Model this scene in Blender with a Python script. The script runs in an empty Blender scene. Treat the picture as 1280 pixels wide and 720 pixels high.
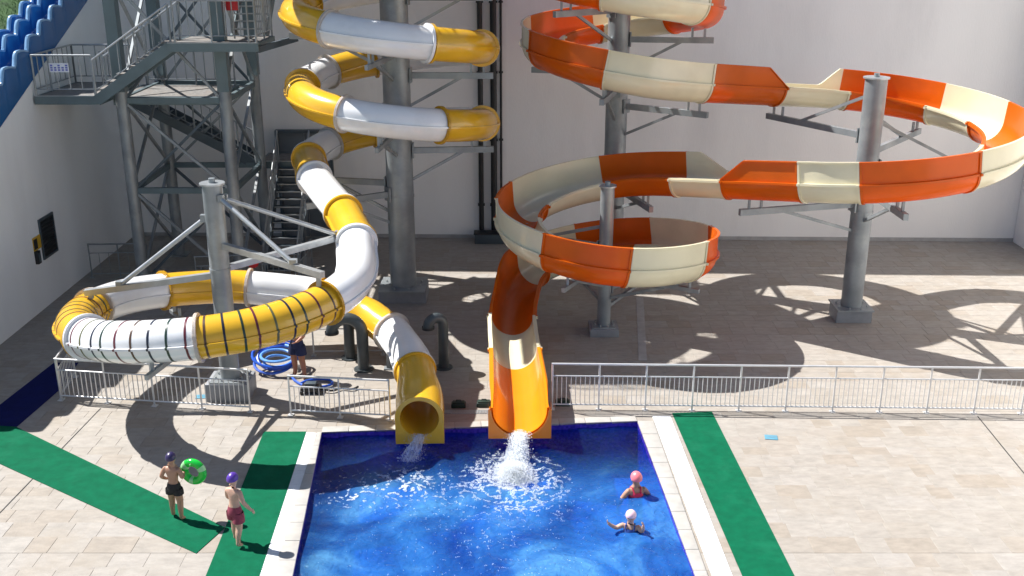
import bpy, bmesh, math, random
from math import sin, cos, pi, radians as R, hypot
from mathutils import Vector, Matrix
random.seed(7)
SC = bpy.context.scene
COL = SC.collection

# ------------------------------------------------------------------ camera
cam = bpy.data.cameras.new('camera'); camo = bpy.data.objects.new('camera', cam); COL.objects.link(camo)
camo.location = (0, 0, 10.0); camo.rotation_euler = (R(90 - 19.0), 0, 0)
cam.sensor_fit = 'HORIZONTAL'; cam.sensor_width = 36.0; cam.lens = 36.0 * 1306.0 / 1280.0
cam.clip_start = 0.1; cam.clip_end = 1000
SC.camera = camo

# ------------------------------------------------------------------ sky, sun, exposure
SUN_DIR = Vector((0.733, -0.31, -1.0)).normalized()          # direction the light travels
elev = math.asin(-SUN_DIR.z)
w = bpy.data.worlds.new("World"); SC.world = w; w.use_nodes = True
nt = w.node_tree; bg = nt.nodes['Background']
sky = nt.nodes.new('ShaderNodeTexSky'); sky.sky_type = 'NISHITA'; sky.sun_disc = False
sky.sun_elevation = elev
sky.sun_rotation = math.atan2(-SUN_DIR.x, -SUN_DIR.y) % (2 * pi)
sky.air_density = 1.0; sky.dust_density = 0.35; sky.ozone_density = 1.8
nt.links.new(sky.outputs[0], bg.inputs[0]); bg.inputs[1].default_value = 0.060
sl = bpy.data.lights.new('sun', 'SUN'); sl.energy = 5.0; sl.angle = R(0.5); sl.color = (1.0, 0.97, 0.925)
so = bpy.data.objects.new('sun', sl); COL.objects.link(so)
so.rotation_euler = SUN_DIR.to_track_quat('-Z', 'Y').to_euler(); so.location = (-20, 15, 40)
SC.view_settings.view_transform = 'Standard'; SC.view_settings.look = 'None'
SC.view_settings.gamma = 1.0; SC.view_settings.exposure = 0.95
SC.cycles.max_bounces = 8; SC.cycles.transparent_max_bounces = 24
SC.cycles.use_denoising = True

# ------------------------------------------------------------------ materials
def nodes(name):
    m = bpy.data.materials.new(name); m.use_nodes = True
    n = m.node_tree.nodes; l = m.node_tree.links
    return m, n, l, n['Principled BSDF']

def mat(name, col, rough=0.5, metal=0.0, var=0.12, scale=3.0, bump=0.0, bscale=40.0, coat=0.0, spec=0.5, dirt=None, dirt_amt=0.0, dirt_scale=0.8, sss=0.0, trans=0.0, stretch=None):
    m, n, l, b = nodes(name)
    b.inputs['Roughness'].default_value = rough; b.inputs['Metallic'].default_value = metal
    b.inputs['Specular IOR Level'].default_value = spec
    if coat: b.inputs['Coat Weight'].default_value = coat; b.inputs['Coat Roughness'].default_value = 0.08
    tc = n.new('ShaderNodeTexCoord'); src = tc.outputs['Object']
    if stretch:
        mp = n.new('ShaderNodeMapping'); mp.inputs['Scale'].default_value = stretch; l.new(src, mp.inputs[0]); src = mp.outputs[0]
    t = n.new('ShaderNodeTexNoise'); t.inputs['Scale'].default_value = scale; t.inputs['Detail'].default_value = 6
    l.new(src, t.inputs['Vector'])
    mr = n.new('ShaderNodeMapRange'); mr.inputs['From Min'].default_value = .3; mr.inputs['From Max'].default_value = .7
    mr.inputs['To Min'].default_value = 1 - var; mr.inputs['To Max'].default_value = 1 + var
    l.new(t.outputs[0], mr.inputs[0])
    mx = n.new('ShaderNodeMix'); mx.data_type = 'RGBA'; mx.blend_type = 'MULTIPLY'; mx.inputs['Factor'].default_value = 1
    mx.inputs['A'].default_value = (*col, 1); l.new(mr.outputs[0], mx.inputs['B'])
    out = mx.outputs['Result']
    if dirt:
        t2 = n.new('ShaderNodeTexNoise'); t2.inputs['Scale'].default_value = dirt_scale; t2.inputs['Detail'].default_value = 8; t2.inputs['Roughness'].default_value = .65
        l.new(src, t2.inputs['Vector'])
        m2 = n.new('ShaderNodeMapRange'); m2.inputs['From Min'].default_value = .5; m2.inputs['From Max'].default_value = .75; m2.inputs['To Max'].default_value = dirt_amt
        l.new(t2.outputs[0], m2.inputs[0])
        mx2 = n.new('ShaderNodeMix'); mx2.data_type = 'RGBA'; l.new(m2.outputs[0], mx2.inputs['Factor']); l.new(out, mx2.inputs['A']); mx2.inputs['B'].default_value = (*dirt, 1)
        out = mx2.outputs['Result']
    l.new(out, b.inputs['Base Color'])
    if sss:
        b.inputs['Subsurface Weight'].default_value = sss; b.inputs['Subsurface Radius'].default_value = (.02, .008, .004); b.inputs['Subsurface Scale'].default_value = .3
    if bump:
        t3 = n.new('ShaderNodeTexNoise'); t3.inputs['Scale'].default_value = bscale; t3.inputs['Detail'].default_value = 4
        l.new(src, t3.inputs['Vector'])
        bp = n.new('ShaderNodeBump'); bp.inputs['Strength'].default_value = bump; bp.inputs['Distance'].default_value = .02
        l.new(t3.outputs[0], bp.inputs['Height']); l.new(bp.outputs[0], b.inputs['Normal'])
    if trans:                                     # thin fibreglass shell: some light comes through
        tr = n.new('ShaderNodeBsdfTranslucent'); l.new(out, tr.inputs[0])
        ms = n.new('ShaderNodeMixShader'); ms.inputs[0].default_value = trans
        l.new(b.outputs[0], ms.inputs[1]); l.new(tr.outputs[0], ms.inputs[2]); l.new(ms.outputs[0], n['Material Output'].inputs[0])
    return m

M = {}
M['yellow'] = mat('yellow_fibreglass', (.80, .46, .026), .22, var=.05, scale=1.2, coat=.5, dirt=(.46, .24, .04), dirt_amt=.35, trans=.12)
M['white'] = mat('white_fibreglass', (.82, .83, .84), .22, var=.03, scale=1.2, coat=.5, dirt=(.50, .48, .42), dirt_amt=.28, trans=.08)
M['orange'] = mat('orange_fibreglass', (.76, .152, .007), .26, var=.07, scale=1.4, coat=.12, spec=.35, dirt=(.55, .10, .015), dirt_amt=.3, trans=.3)
M['exit_orange'] = mat('bright_orange_fibreglass', (.85, .27, .012), .2, var=.05, scale=1.4, coat=.5, trans=.12)
M['cream'] = mat('cream_fibreglass', (.80, .74, .53), .24, var=.05, scale=1.4, coat=.4, dirt=(.6, .5, .3), dirt_amt=.25, trans=.10)
M['steel'] = mat('painted_steel', (.26, .285, .30), .42, .35, var=.22, scale=1.6, dirt=(.40, .42, .42), dirt_amt=.7, dirt_scale=1.5)
M['steel_dark'] = mat('dark_painted_steel', (.075, .10, .12), .45, .3, var=.15, scale=2.0, dirt=(.13, .13, .12), dirt_amt=.4)
M['teal_steel'] = mat('teal_painted_steel', (.125, .17, .185), .42, .3, var=.12, scale=2.0, dirt=(.16, .18, .18), dirt_amt=.4)
M['galv'] = mat('galvanised_steel', (.42, .44, .45), .35, .55, var=.12, scale=5.0, dirt=(.3, .3, .29), dirt_amt=.4)
M['fence'] = mat('fence_steel', (.66, .66, .66), .32, .35, var=.06, scale=5.0, dirt=(.4, .38, .35), dirt_amt=.3)
M['grating'] = mat('step_grating', (.20, .19, .18), .6, .3, var=.25, scale=9.0, dirt=(.28, .2, .14), dirt_amt=.5, dirt_scale=2)
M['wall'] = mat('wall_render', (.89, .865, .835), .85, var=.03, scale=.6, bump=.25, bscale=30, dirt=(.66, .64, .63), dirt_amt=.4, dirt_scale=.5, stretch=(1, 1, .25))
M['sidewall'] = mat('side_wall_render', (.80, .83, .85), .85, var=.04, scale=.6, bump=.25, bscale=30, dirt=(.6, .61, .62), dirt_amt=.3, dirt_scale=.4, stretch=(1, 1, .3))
M['concrete'] = mat('concrete', (.40, .39, .38), .85, var=.12, scale=4, bump=.3, bscale=30, dirt=(.22, .21, .2), dirt_amt=.5)
M['plinth'] = mat('painted_plinth', (.24, .25, .27), .6, var=.12, scale=4, dirt=(.14, .14, .15), dirt_amt=.5)
M['grout'] = mat('grout', (.31, .28, .245), .9, var=.2, scale=3)
M['coping'] = mat('coping_limestone', (.385, .37, .345), .6, var=.1, scale=5, bump=.15, dirt=(.34, .29, .23), dirt_amt=.4)
M['whitestrip'] = mat('white_grating', (.70, .71, .72), .45, var=.04, scale=5, dirt=(.6, .6, .58), dirt_amt=.3)
M['green'] = mat('green_matting', (.001, .100, .047), .9, var=.14, scale=5.0, spec=.12, bump=.35, bscale=120, dirt=(.012, .15, .08), dirt_amt=.5, dirt_scale=1.4)
M['navy'] = mat('navy_matting', (.006, .010, .085), .9, spec=.12, var=.15, scale=4.0, bump=.35, bscale=120)
M['rubber'] = mat('dark_pipe', (.045, .055, .06), .4, var=.2, scale=4)
M['black'] = mat('black_plastic', (.012, .013, .015), .45, var=.2, scale=6)
M['skin'] = mat('skin', (.40, .22, .145), .5, var=.06, scale=10, sss=.15)
M['skin2'] = mat('light_skin', (.52, .32, .235), .5, var=.06, scale=10, sss=.15)
M['tan'] = mat('tanned_skin', (.36, .15, .085), .5, var=.06, scale=10, sss=.15)
M['black_cloth'] = mat('black_cloth', (.014, .012, .014), .8, var=.2, scale=20)
M['maroon'] = mat('maroon_cloth', (.23, .035, .065), .8, var=.15, scale=20)
M['darkblue_cloth'] = mat('dark_blue_cloth', (.012, .018, .07), .8, var=.15, scale=20)
M['cap1'] = mat('dark_violet_cap', (.028, .02, .075), .35, var=.1)
M['cap2'] = mat('purple_cap', (.085, .035, .30), .35, var=.1)
M['capr'] = mat('coral_pink_cap', (.80, .19, .22), .35, var=.05)
M['capp'] = mat('pale_pink_cap', (.82, .55, .62), .35, var=.05)
M['redsuit'] = mat('crimson_swimsuit', (.62, .02, .07), .6, var=.08)
M['bluesuit'] = mat('blue_swimsuit', (.02, .06, .25), .6, var=.08)
M['hair'] = mat('dark_hair', (.02, .014, .01), .6, var=.2)
M['eye'] = mat('eye', (.03, .02, .018), .2)
M['lip'] = mat('lip', (.40, .14, .12), .5)
M['ringg'] = mat('green_vinyl', (.02, .62, .07), .18, var=.05, coat=.4, trans=.3)
M['ringl'] = mat('pale_green_vinyl', (.45, .85, .45), .2, var=.05, coat=.4, trans=.3)
M['hose'] = mat('blue_hose', (.012, .085, .50), .35, var=.15, scale=8)
M['hosel'] = mat('pale_blue_hose', (.12, .32, .72), .35, var=.15, scale=8)
M['blues'] = mat('blue_fibreglass', (.008, .10, .30), .25, var=.08, scale=1.2, coat=.4)
M['bluerim'] = mat('pale_blue_rim', (.22, .40, .62), .3, var=.08, scale=2, coat=.4)
M['grassb'] = mat('grass_blade', (.022, .10, .008), .7, var=.35, scale=2)
M['hill'] = mat('hill_turf', (.02, .065, .008), .9, var=.4, scale=3, bump=.5, bscale=20, dirt=(.035, .085, .012), dirt_amt=.6, dirt_scale=3)
M['red'] = mat('red_plastic', (.62, .012, .02), .4, var=.06)
M['signw'] = mat('sign_white', (.75, .77, .82), .5, var=.03)
M['signb'] = mat('sign_blue', (.10, .12, .45), .5, var=.05)
M['signy'] = mat('sign_yellow', (.55, .34, .02), .5, var=.1)
M['dglass'] = mat('dark_opening', (.012, .015, .018), .35, var=.2, scale=4)
M['door'] = mat('door_paint', (.16, .18, .20), .5, var=.08, scale=2)
M['tray'] = mat('pale_blue_plate', (.10, .27, .37), .4, var=.08)
M['foam'] = mat('foam', (.92, .95, .97), .5, var=.02, trans=.7)
M['dkgreen'] = mat('dark_green_plastic', (.012, .03, .022), .5, var=.2)
for nm, c in dict(s_red=(.12, .02, .03), s_green=(.02, .045, .03), s_navy=(.012, .016, .035), s_olive=(.12, .12, .05), s_brown=(.085, .045, .025), s_grey=(.15, .16, .17)).items():
    M[nm] = mat('stripe_' + nm[2:], c, .3, var=.1)

# travertine: colour of each tile from its own random number, veins and pits from noise
def tile_mat():
    m, n, l, b = nodes('travertine'); b.inputs['Roughness'].default_value = .62
    at = n.new('ShaderNodeAttribute'); at.attribute_name = 'rnd'
    oi = n.new('ShaderNodeObjectInfo')
    ad = n.new('ShaderNodeMath'); ad.operation = 'ADD'; l.new(at.outputs['Fac'], ad.inputs[0]); l.new(oi.outputs['Random'], ad.inputs[1])
    fr = n.new('ShaderNodeMath'); fr.operation = 'FRACT'; l.new(ad.outputs[0], fr.inputs[0])
    cr = n.new('ShaderNodeValToRGB'); e = cr.color_ramp.elements
    e[0].position = 0; e[0].color = (0.314, 0.285, 0.251, 1); e[1].position = 1; e[1].color = (0.294, 0.258, 0.216, 1)
    for p, c in ((.3, (0.327, 0.301, 0.269)), (.55, (0.309, 0.277, 0.239)), (.75, (0.336, 0.311, 0.283)), (.92, (0.301, 0.262, 0.219))):
        x = e.new(p); x.color = (*c, 1)
    l.new(fr.outputs[0], cr.inputs[0])
    g = n.new('ShaderNodeNewGeometry')
    mp = n.new('ShaderNodeMapping'); mp.inputs['Scale'].default_value = (1, 2.2, 1); l.new(g.outputs['Position'], mp.inputs[0])
    off = n.new('ShaderNodeMath'); off.operation = 'MULTIPLY'; off.inputs[1].default_value = 60; l.new(fr.outputs[0], off.inputs[0])
    t = n.new('ShaderNodeTexNoise'); t.noise_dimensions = '4D'; t.inputs['Scale'].default_value = 3.4; t.inputs['Detail'].default_value = 9; t.inputs['Roughness'].default_value = .65
    l.new(mp.outputs[0], t.inputs['Vector']); l.new(off.outputs[0], t.inputs['W'])
    mr = n.new('ShaderNodeMapRange'); mr.inputs['From Min'].default_value = .32; mr.inputs['From Max'].default_value = .7; mr.inputs['To Min'].default_value = .80; mr.inputs['To Max'].default_value = 1.12
    l.new(t.outputs[0], mr.inputs[0])
    mx = n.new('ShaderNodeMix'); mx.data_type = 'RGBA'; mx.blend_type = 'MULTIPLY'; mx.inputs['Factor'].default_value = 1
    l.new(cr.outputs[0], mx.inputs['A']); l.new(mr.outputs[0], mx.inputs['B'])
    # broad rusty / ochre stains that wander over many tiles
    t2 = n.new('ShaderNodeTexNoise'); t2.inputs['Scale'].default_value = .55; t2.inputs['Detail'].default_value = 7; t2.inputs['Roughness'].default_value = .7
    l.new(g.outputs['Position'], t2.inputs['Vector'])
    m2 = n.new('ShaderNodeMapRange'); m2.inputs['From Min'].default_value = .52; m2.inputs['From Max'].default_value = .72; m2.inputs['To Max'].default_value = .55
    l.new(t2.outputs[0], m2.inputs[0])
    mx2 = n.new('ShaderNodeMix'); mx2.data_type = 'RGBA'; l.new(m2.outputs[0], mx2.inputs['Factor']); l.new(mx.outputs['Result'], mx2.inputs['A']); mx2.inputs['B'].default_value = (0.283, 0.237, 0.185, 1)
    t3 = n.new('ShaderNodeTexNoise'); t3.inputs['Scale'].default_value = 22; t3.inputs['Detail'].default_value = 4; l.new(mp.outputs[0], t3.inputs['Vector'])
    m3 = n.new('ShaderNodeMapRange'); m3.inputs['From Min'].default_value = .62; m3.inputs['From Max'].default_value = .74; m3.inputs['To Max'].default_value = .4
    l.new(t3.outputs[0], m3.inputs[0])
    mx3 = n.new('ShaderNodeMix'); mx3.data_type = 'RGBA'; l.new(m3.outputs[0], mx3.inputs['Factor']); l.new(mx2.outputs['Result'], mx3.inputs['A']); mx3.inputs['B'].default_value = (.36, .27, .19, 1)
    l.new(mx3.outputs['Result'], b.inputs['Base Color'])
    bp = n.new('ShaderNodeBump'); bp.inputs['Strength'].default_value = .2; bp.inputs['Distance'].default_value = .01
    l.new(t3.outputs[0], bp.inputs['Height']); l.new(bp.outputs[0], b.inputs['Normal'])
    return m
M['tile'] = tile_mat()

def mosaic_mat(name, c1, c2, size=.05):
    m, n, l, b = nodes(name); b.inputs['Roughness'].default_value = .25
    g = n.new('ShaderNodeNewGeometry')
    sc = n.new('ShaderNodeVectorMath'); sc.operation = 'SCALE'; sc.inputs['Scale'].default_value = 1 / size; l.new(g.outputs['Position'], sc.inputs[0])
    fl = n.new('ShaderNodeVectorMath'); fl.operation = 'FLOOR'; l.new(sc.outputs[0], fl.inputs[0])
    wn = n.new('ShaderNodeTexWhiteNoise'); l.new(fl.outputs[0], wn.inputs['Vector'])
    mx = n.new('ShaderNodeMix'); mx.data_type = 'RGBA'; l.new(wn.outputs['Value'], mx.inputs['Factor']); mx.inputs['A'].default_value = (*c1, 1); mx.inputs['B'].default_value = (*c2, 1)
    l.new(mx.outputs['Result'], b.inputs['Base Color'])
    return m
M['mosaic'] = mosaic_mat('violet_mosaic', (.022, .014, .24), (.07, .035, .45))
M['poolfloor'] = mosaic_mat('blue_mosaic', (.025, .10, .42), (.045, .17, .55))

def water_mat():
    m, n, l, b = nodes('pool_water'); n.remove(b)
    g = n.new('ShaderNodeNewGeometry')
    t = n.new('ShaderNodeTexNoise'); t.inputs['Scale'].default_value = 7.5; t.inputs['Detail'].default_value = 5; t.inputs['Distortion'].default_value = .6
    l.new(g.outputs['Position'], t.inputs['Vector'])
    bp = n.new('ShaderNodeBump'); bp.inputs['Strength'].default_value = .75; bp.inputs['Distance'].default_value = .06
    l.new(t.outputs[0], bp.inputs['Height'])
    gl = n.new('ShaderNodeBsdfGlossy'); gl.inputs['Roughness'].default_value = .04; l.new(bp.outputs[0], gl.inputs['Normal'])
    tr = n.new('ShaderNodeBsdfTransparent'); tr.inputs[0].default_value = (.26, .58, .93, 1)
    # pale blue noise stands for air bubbles and caustic light; it thins out towards the rear and left edges
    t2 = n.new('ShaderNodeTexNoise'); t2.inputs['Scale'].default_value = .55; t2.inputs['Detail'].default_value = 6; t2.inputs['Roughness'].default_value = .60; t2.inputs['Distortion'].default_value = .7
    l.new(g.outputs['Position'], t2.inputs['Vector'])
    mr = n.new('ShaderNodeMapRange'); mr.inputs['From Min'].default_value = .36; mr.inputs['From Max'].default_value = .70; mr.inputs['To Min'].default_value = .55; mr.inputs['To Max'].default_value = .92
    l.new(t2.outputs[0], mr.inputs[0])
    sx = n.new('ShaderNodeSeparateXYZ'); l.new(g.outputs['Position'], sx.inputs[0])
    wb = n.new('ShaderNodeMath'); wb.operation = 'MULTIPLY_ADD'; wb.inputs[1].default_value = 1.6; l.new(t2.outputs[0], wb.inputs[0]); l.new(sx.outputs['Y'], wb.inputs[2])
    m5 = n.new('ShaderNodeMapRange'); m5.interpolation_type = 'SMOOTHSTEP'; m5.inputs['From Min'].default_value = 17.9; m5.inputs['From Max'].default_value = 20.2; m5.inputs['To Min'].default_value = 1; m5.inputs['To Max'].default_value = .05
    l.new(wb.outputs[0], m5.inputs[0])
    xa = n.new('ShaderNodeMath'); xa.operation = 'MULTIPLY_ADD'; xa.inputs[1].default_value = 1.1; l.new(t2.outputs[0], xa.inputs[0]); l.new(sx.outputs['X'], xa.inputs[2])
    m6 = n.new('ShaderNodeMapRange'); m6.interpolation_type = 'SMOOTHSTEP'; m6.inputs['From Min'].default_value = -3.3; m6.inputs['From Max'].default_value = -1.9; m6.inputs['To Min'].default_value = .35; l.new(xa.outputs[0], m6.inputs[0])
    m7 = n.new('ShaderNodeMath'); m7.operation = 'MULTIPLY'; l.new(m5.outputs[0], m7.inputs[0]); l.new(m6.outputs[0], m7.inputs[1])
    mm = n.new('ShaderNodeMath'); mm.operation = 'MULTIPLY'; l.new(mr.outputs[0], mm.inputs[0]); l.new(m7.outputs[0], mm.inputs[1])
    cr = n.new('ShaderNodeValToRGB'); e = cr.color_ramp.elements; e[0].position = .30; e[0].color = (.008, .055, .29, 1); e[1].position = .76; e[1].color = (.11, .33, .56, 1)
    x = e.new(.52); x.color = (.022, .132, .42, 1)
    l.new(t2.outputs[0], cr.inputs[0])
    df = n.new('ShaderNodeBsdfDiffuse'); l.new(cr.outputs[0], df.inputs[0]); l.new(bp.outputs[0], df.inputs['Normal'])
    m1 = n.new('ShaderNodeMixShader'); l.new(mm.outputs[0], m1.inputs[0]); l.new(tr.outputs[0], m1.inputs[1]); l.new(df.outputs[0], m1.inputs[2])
    fr = n.new('ShaderNodeFresnel'); fr.inputs['IOR'].default_value = 1.33; l.new(bp.outputs[0], fr.inputs['Normal'])
    m2 = n.new('ShaderNodeMixShader'); l.new(fr.outputs[0], m2.inputs[0]); l.new(m1.outputs[0], m2.inputs[1]); l.new(gl.outputs[0], m2.inputs[2])
    l.new(m2.outputs[0], n['Material Output'].inputs[0])
    return m
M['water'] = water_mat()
def jet_mat():                                            # aerated water: white streaks along the flow, clear between them
    m, n, l, b = nodes('white_water'); b.inputs['Base Color'].default_value = (.90, .95, .98, 1); b.inputs['Roughness'].default_value = .35
    g = n.new('ShaderNodeNewGeometry'); mp = n.new('ShaderNodeMapping'); mp.inputs['Scale'].default_value = (14, 4.5, 6); l.new(g.outputs['Position'], mp.inputs[0])
    t = n.new('ShaderNodeTexNoise'); t.inputs['Scale'].default_value = 1.0; t.inputs['Detail'].default_value = 7; t.inputs['Roughness'].default_value = .7; l.new(mp.outputs[0], t.inputs['Vector'])
    mr = n.new('ShaderNodeMapRange'); mr.inputs['From Min'].default_value = .36; mr.inputs['From Max'].default_value = .60; mr.inputs['To Min'].default_value = .10; mr.inputs['To Max'].default_value = .95; l.new(t.outputs[0], mr.inputs[0])
    tl = n.new('ShaderNodeBsdfTranslucent'); tl.inputs[0].default_value = (.85, .93, .98, 1)
    m0 = n.new('ShaderNodeMixShader'); m0.inputs[0].default_value = .8; l.new(b.outputs[0], m0.inputs[1]); l.new(tl.outputs[0], m0.inputs[2])
    tp = n.new('ShaderNodeBsdfTransparent'); m1 = n.new('ShaderNodeMixShader'); l.new(mr.outputs[0], m1.inputs[0]); l.new(tp.outputs[0], m1.inputs[1]); l.new(m0.outputs[0], m1.inputs[2])
    l.new(m1.outputs[0], n['Material Output'].inputs[0])
    return m
M['jet'] = jet_mat()
def spray_mat():                                          # fine droplets: mostly pass the light on
    m, n, l, b = nodes('spray'); n.remove(b)
    tl = n.new('ShaderNodeBsdfTranslucent'); tl.inputs[0].default_value = (.95, .97, .98, 1); df = n.new('ShaderNodeBsdfDiffuse'); df.inputs[0].default_value = (.93, .96, .98, 1)
    tp = n.new('ShaderNodeBsdfTransparent'); m0 = n.new('ShaderNodeMixShader'); m0.inputs[0].default_value = .55; l.new(df.outputs[0], m0.inputs[1]); l.new(tl.outputs[0], m0.inputs[2])
    m1 = n.new('ShaderNodeMixShader'); m1.inputs[0].default_value = .5; l.new(tp.outputs[0], m1.inputs[1]); l.new(m0.outputs[0], m1.inputs[2]); l.new(m1.outputs[0], n['Material Output'].inputs[0])
    return m
M['spray'] = spray_mat()

# ------------------------------------------------------------------ object helpers
def prop(o, label=None, cat=None, group=None, kind=None):
    for k, v in (('label', label), ('category', cat), ('group', group), ('kind', kind)):
        if v: o[k] = v
    return o
def thing(name, label, cat, loc=(0, 0, 0), rz=0.0, group=None):
    o = bpy.data.objects.new(name, None); COL.objects.link(o); o.empty_display_size = .2
    o.location = loc; o.rotation_euler = (0, 0, rz)
    return prop(o, label, cat, group)
def rootof(o):
    while o.parent: o = o.parent
    return o
def inst(o, parent, loc=(0, 0, 0), rz=0.0):
    c = o.copy(); COL.objects.link(c); c.parent = parent; c.location = loc
    if rz: c.rotation_euler = (0, 0, rz)
    return c

class MB:
    def __init__(s): s.v = []; s.f = []; s.mi = []
    def add(s, vs, fs, mi=0):
        o = len(s.v); s.v += [tuple(x) for x in vs]; s.f += [tuple(i + o for i in f) for f in fs]; s.mi += [mi] * len(fs); return s
    def box(s, a, b, mi=0):
        x0, y0, z0 = a; x1, y1, z1 = b
        return s.add([(x0, y0, z0), (x1, y0, z0), (x1, y1, z0), (x0, y1, z0), (x0, y0, z1), (x1, y0, z1), (x1, y1, z1), (x0, y1, z1)],
                     [(0, 3, 2, 1), (4, 5, 6, 7), (0, 1, 5, 4), (1, 2, 6, 5), (2, 3, 7, 6), (3, 0, 4, 7)], mi)
    def prism(s, poly, z0, z1, mi=0):
        n = len(poly)
        if sum(poly[i][0] * poly[(i + 1) % n][1] - poly[(i + 1) % n][0] * poly[i][1] for i in range(n)) < 0: poly = poly[::-1]
        return s.add([(p[0], p[1], z0) for p in poly] + [(p[0], p[1], z1) for p in poly],
                     [tuple(range(n - 1, -1, -1)), tuple(range(n, 2 * n))] + [(i, (i + 1) % n, n + (i + 1) % n, n + i) for i in range(n)], mi)
    def beam(s, p, q, wd, ht, mi=0):
        p = Vector(p); q = Vector(q); t = (q - p).normalized()
        r = t.cross(Vector((0, 0, 1)))
        if r.length < 1e-4: r = Vector((1, 0, 0))
        r.normalize(); u = r.cross(t)
        vs = [c + r * (a * wd / 2) + u * (b * ht / 2) for c in (p, q) for a, b in ((-1, -1), (1, -1), (1, 1), (-1, 1))]
        return s.add(vs, [(3, 2, 1, 0), (4, 5, 6, 7), (0, 1, 5, 4), (1, 2, 6, 5), (2, 3, 7, 6), (3, 0, 4, 7)], mi)
    def tube(s, pts, r, n=10, closed=False, caps=True, mi=0):
        P = [Vector(p) for p in pts]; m = len(P); o = len(s.v); nrm = None
        rr = r if isinstance(r, (list, tuple)) else [r] * m
        for i in range(m):
            t = (P[(i + 1) % m] - P[i - 1]) if closed else (P[min(i + 1, m - 1)] - P[max(i - 1, 0)])
            t.normalize()
            if nrm is None:
                nrm = t.cross(Vector((0, 0, 1)))
                if nrm.length < 1e-3: nrm = t.cross(Vector((1, 0, 0)))
            nrm = (nrm - t * nrm.dot(t)).normalized(); bn = t.cross(nrm)
            for k in range(n):
                a = 2 * pi * k / n; s.v.append(tuple(P[i] + (nrm * cos(a) + bn * sin(a)) * rr[i]))
        for i in range(m if closed else m - 1):
            a = o + i * n; b = o + ((i + 1) % m) * n
            for k in range(n): s.f.append((a + k, a + (k + 1) % n, b + (k + 1) % n, b + k)); s.mi.append(mi)
        if caps and not closed:
            s.f.append(tuple(o + k for k in range(n - 1, -1, -1))); s.f.append(tuple(o + (m - 1) * n + k for k in range(n))); s.mi += [mi, mi]
        return s
    def cyl(s, c, r, z0, z1, n=24, r1=None, mi=0):
        return s.tube([(c[0], c[1], z0), (c[0], c[1], z1)], [r, r if r1 is None else r1], n, mi=mi)
    def ball(s, c, r, u=8, v=5, mi=0, sq=(1, 1, 1)):
        o = len(s.v); s.v.append((c[0], c[1], c[2] + r * sq[2]))
        for j in range(1, v):
            for i in range(u):
                a = pi * j / v; b = 2 * pi * i / u
                s.v.append((c[0] + r * sq[0] * sin(a) * cos(b), c[1] + r * sq[1] * sin(a) * sin(b), c[2] + r * sq[2] * cos(a)))
        s.v.append((c[0], c[1], c[2] - r * sq[2])); e = len(s.v) - 1
        for i in range(u):
            s.f.append((o, o + 1 + i, o + 1 + (i + 1) % u)); s.f.append((e, e - u + (i + 1) % u, e - u + i)); s.mi += [mi, mi]
        for j in range(v - 2):
            for i in range(u):
                a = o + 1 + j * u; s.f.append((a + i, a + u + i, a + u + (i + 1) % u, a + (i + 1) % u)); s.mi.append(mi)
        return s
    def build(s, name, m, parent=None, local=False, smooth=True, bevel=0.0, ang=38):
        off = (0, 0, 0)
        if parent is not None and not local: off = rootof(parent).location
        vs = [(x - off[0], y - off[1], z - off[2]) for x, y, z in s.v] if any(off) else s.v
        me = bpy.data.meshes.new(name); me.from_pydata(vs, [], s.f)
        ms = m if isinstance(m, (list, tuple)) else [m]
        for x in ms: me.materials.append(M[x] if isinstance(x, str) else x)
        if len(ms) > 1: me.polygons.foreach_set('material_index', s.mi)
        if bevel:
            bm = bmesh.new(); bm.from_mesh(me); bmesh.ops.remove_doubles(bm, verts=bm.verts, dist=1e-5)
            bmesh.ops.bevel(bm, geom=[e for e in bm.edges if e.is_manifold and e.calc_face_angle(0) > .5], offset=bevel, segments=2, affect='EDGES', profile=.6)
            bm.to_mesh(me); bm.free()
        me.update()
        if smooth:
            me.polygons.foreach_set('use_smooth', [True] * len(me.polygons)); me.set_sharp_from_angle(angle=R(ang))
        o = bpy.data.objects.new(name, me); COL.objects.link(o)
        if parent is not None: o.parent = parent
        return o
def single(mb, name, m, label, cat, group=None, **k):
    return prop(mb.build(name, m, None, **k), label, cat, group)

def line2(a, b):                       # half-plane helper: signed side of a->b, left positive
    return lambda p: (b[0] - a[0]) * (p[1] - a[1]) - (b[1] - a[1]) * (p[0] - a[0])
def clip(poly, side):                  # keep side >= 0
    out = []; n = len(poly)
    for i in range(n):
        p, q = poly[i], poly[(i + 1) % n]; sp, sq = side(p), side(q)
        if sp >= 0: out.append(p)
        if sp * sq < 0:
            t = sp / (sp - sq); out.append((p[0] + (q[0] - p[0]) * t, p[1] + (q[1] - p[1]) * t))
    return out
def parea(poly):
    return abs(sum(poly[i][0] * poly[(i + 1) % len(poly)][1] - poly[(i + 1) % len(poly)][0] * poly[i][1] for i in range(len(poly)))) / 2 if len(poly) > 2 else 0
def subtract(poly, quad):              # poly minus convex counter-clockwise quad
    rest = poly; out = []
    for i in range(len(quad)):
        s = line2(quad[i], quad[(i + 1) % len(quad)])
        o = clip(rest, lambda p: -s(p))
        if parea(o) > 4e-3: out.append(o)
        rest = clip(rest, s)
        if parea(rest) < 1e-5: break
    return out
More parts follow.
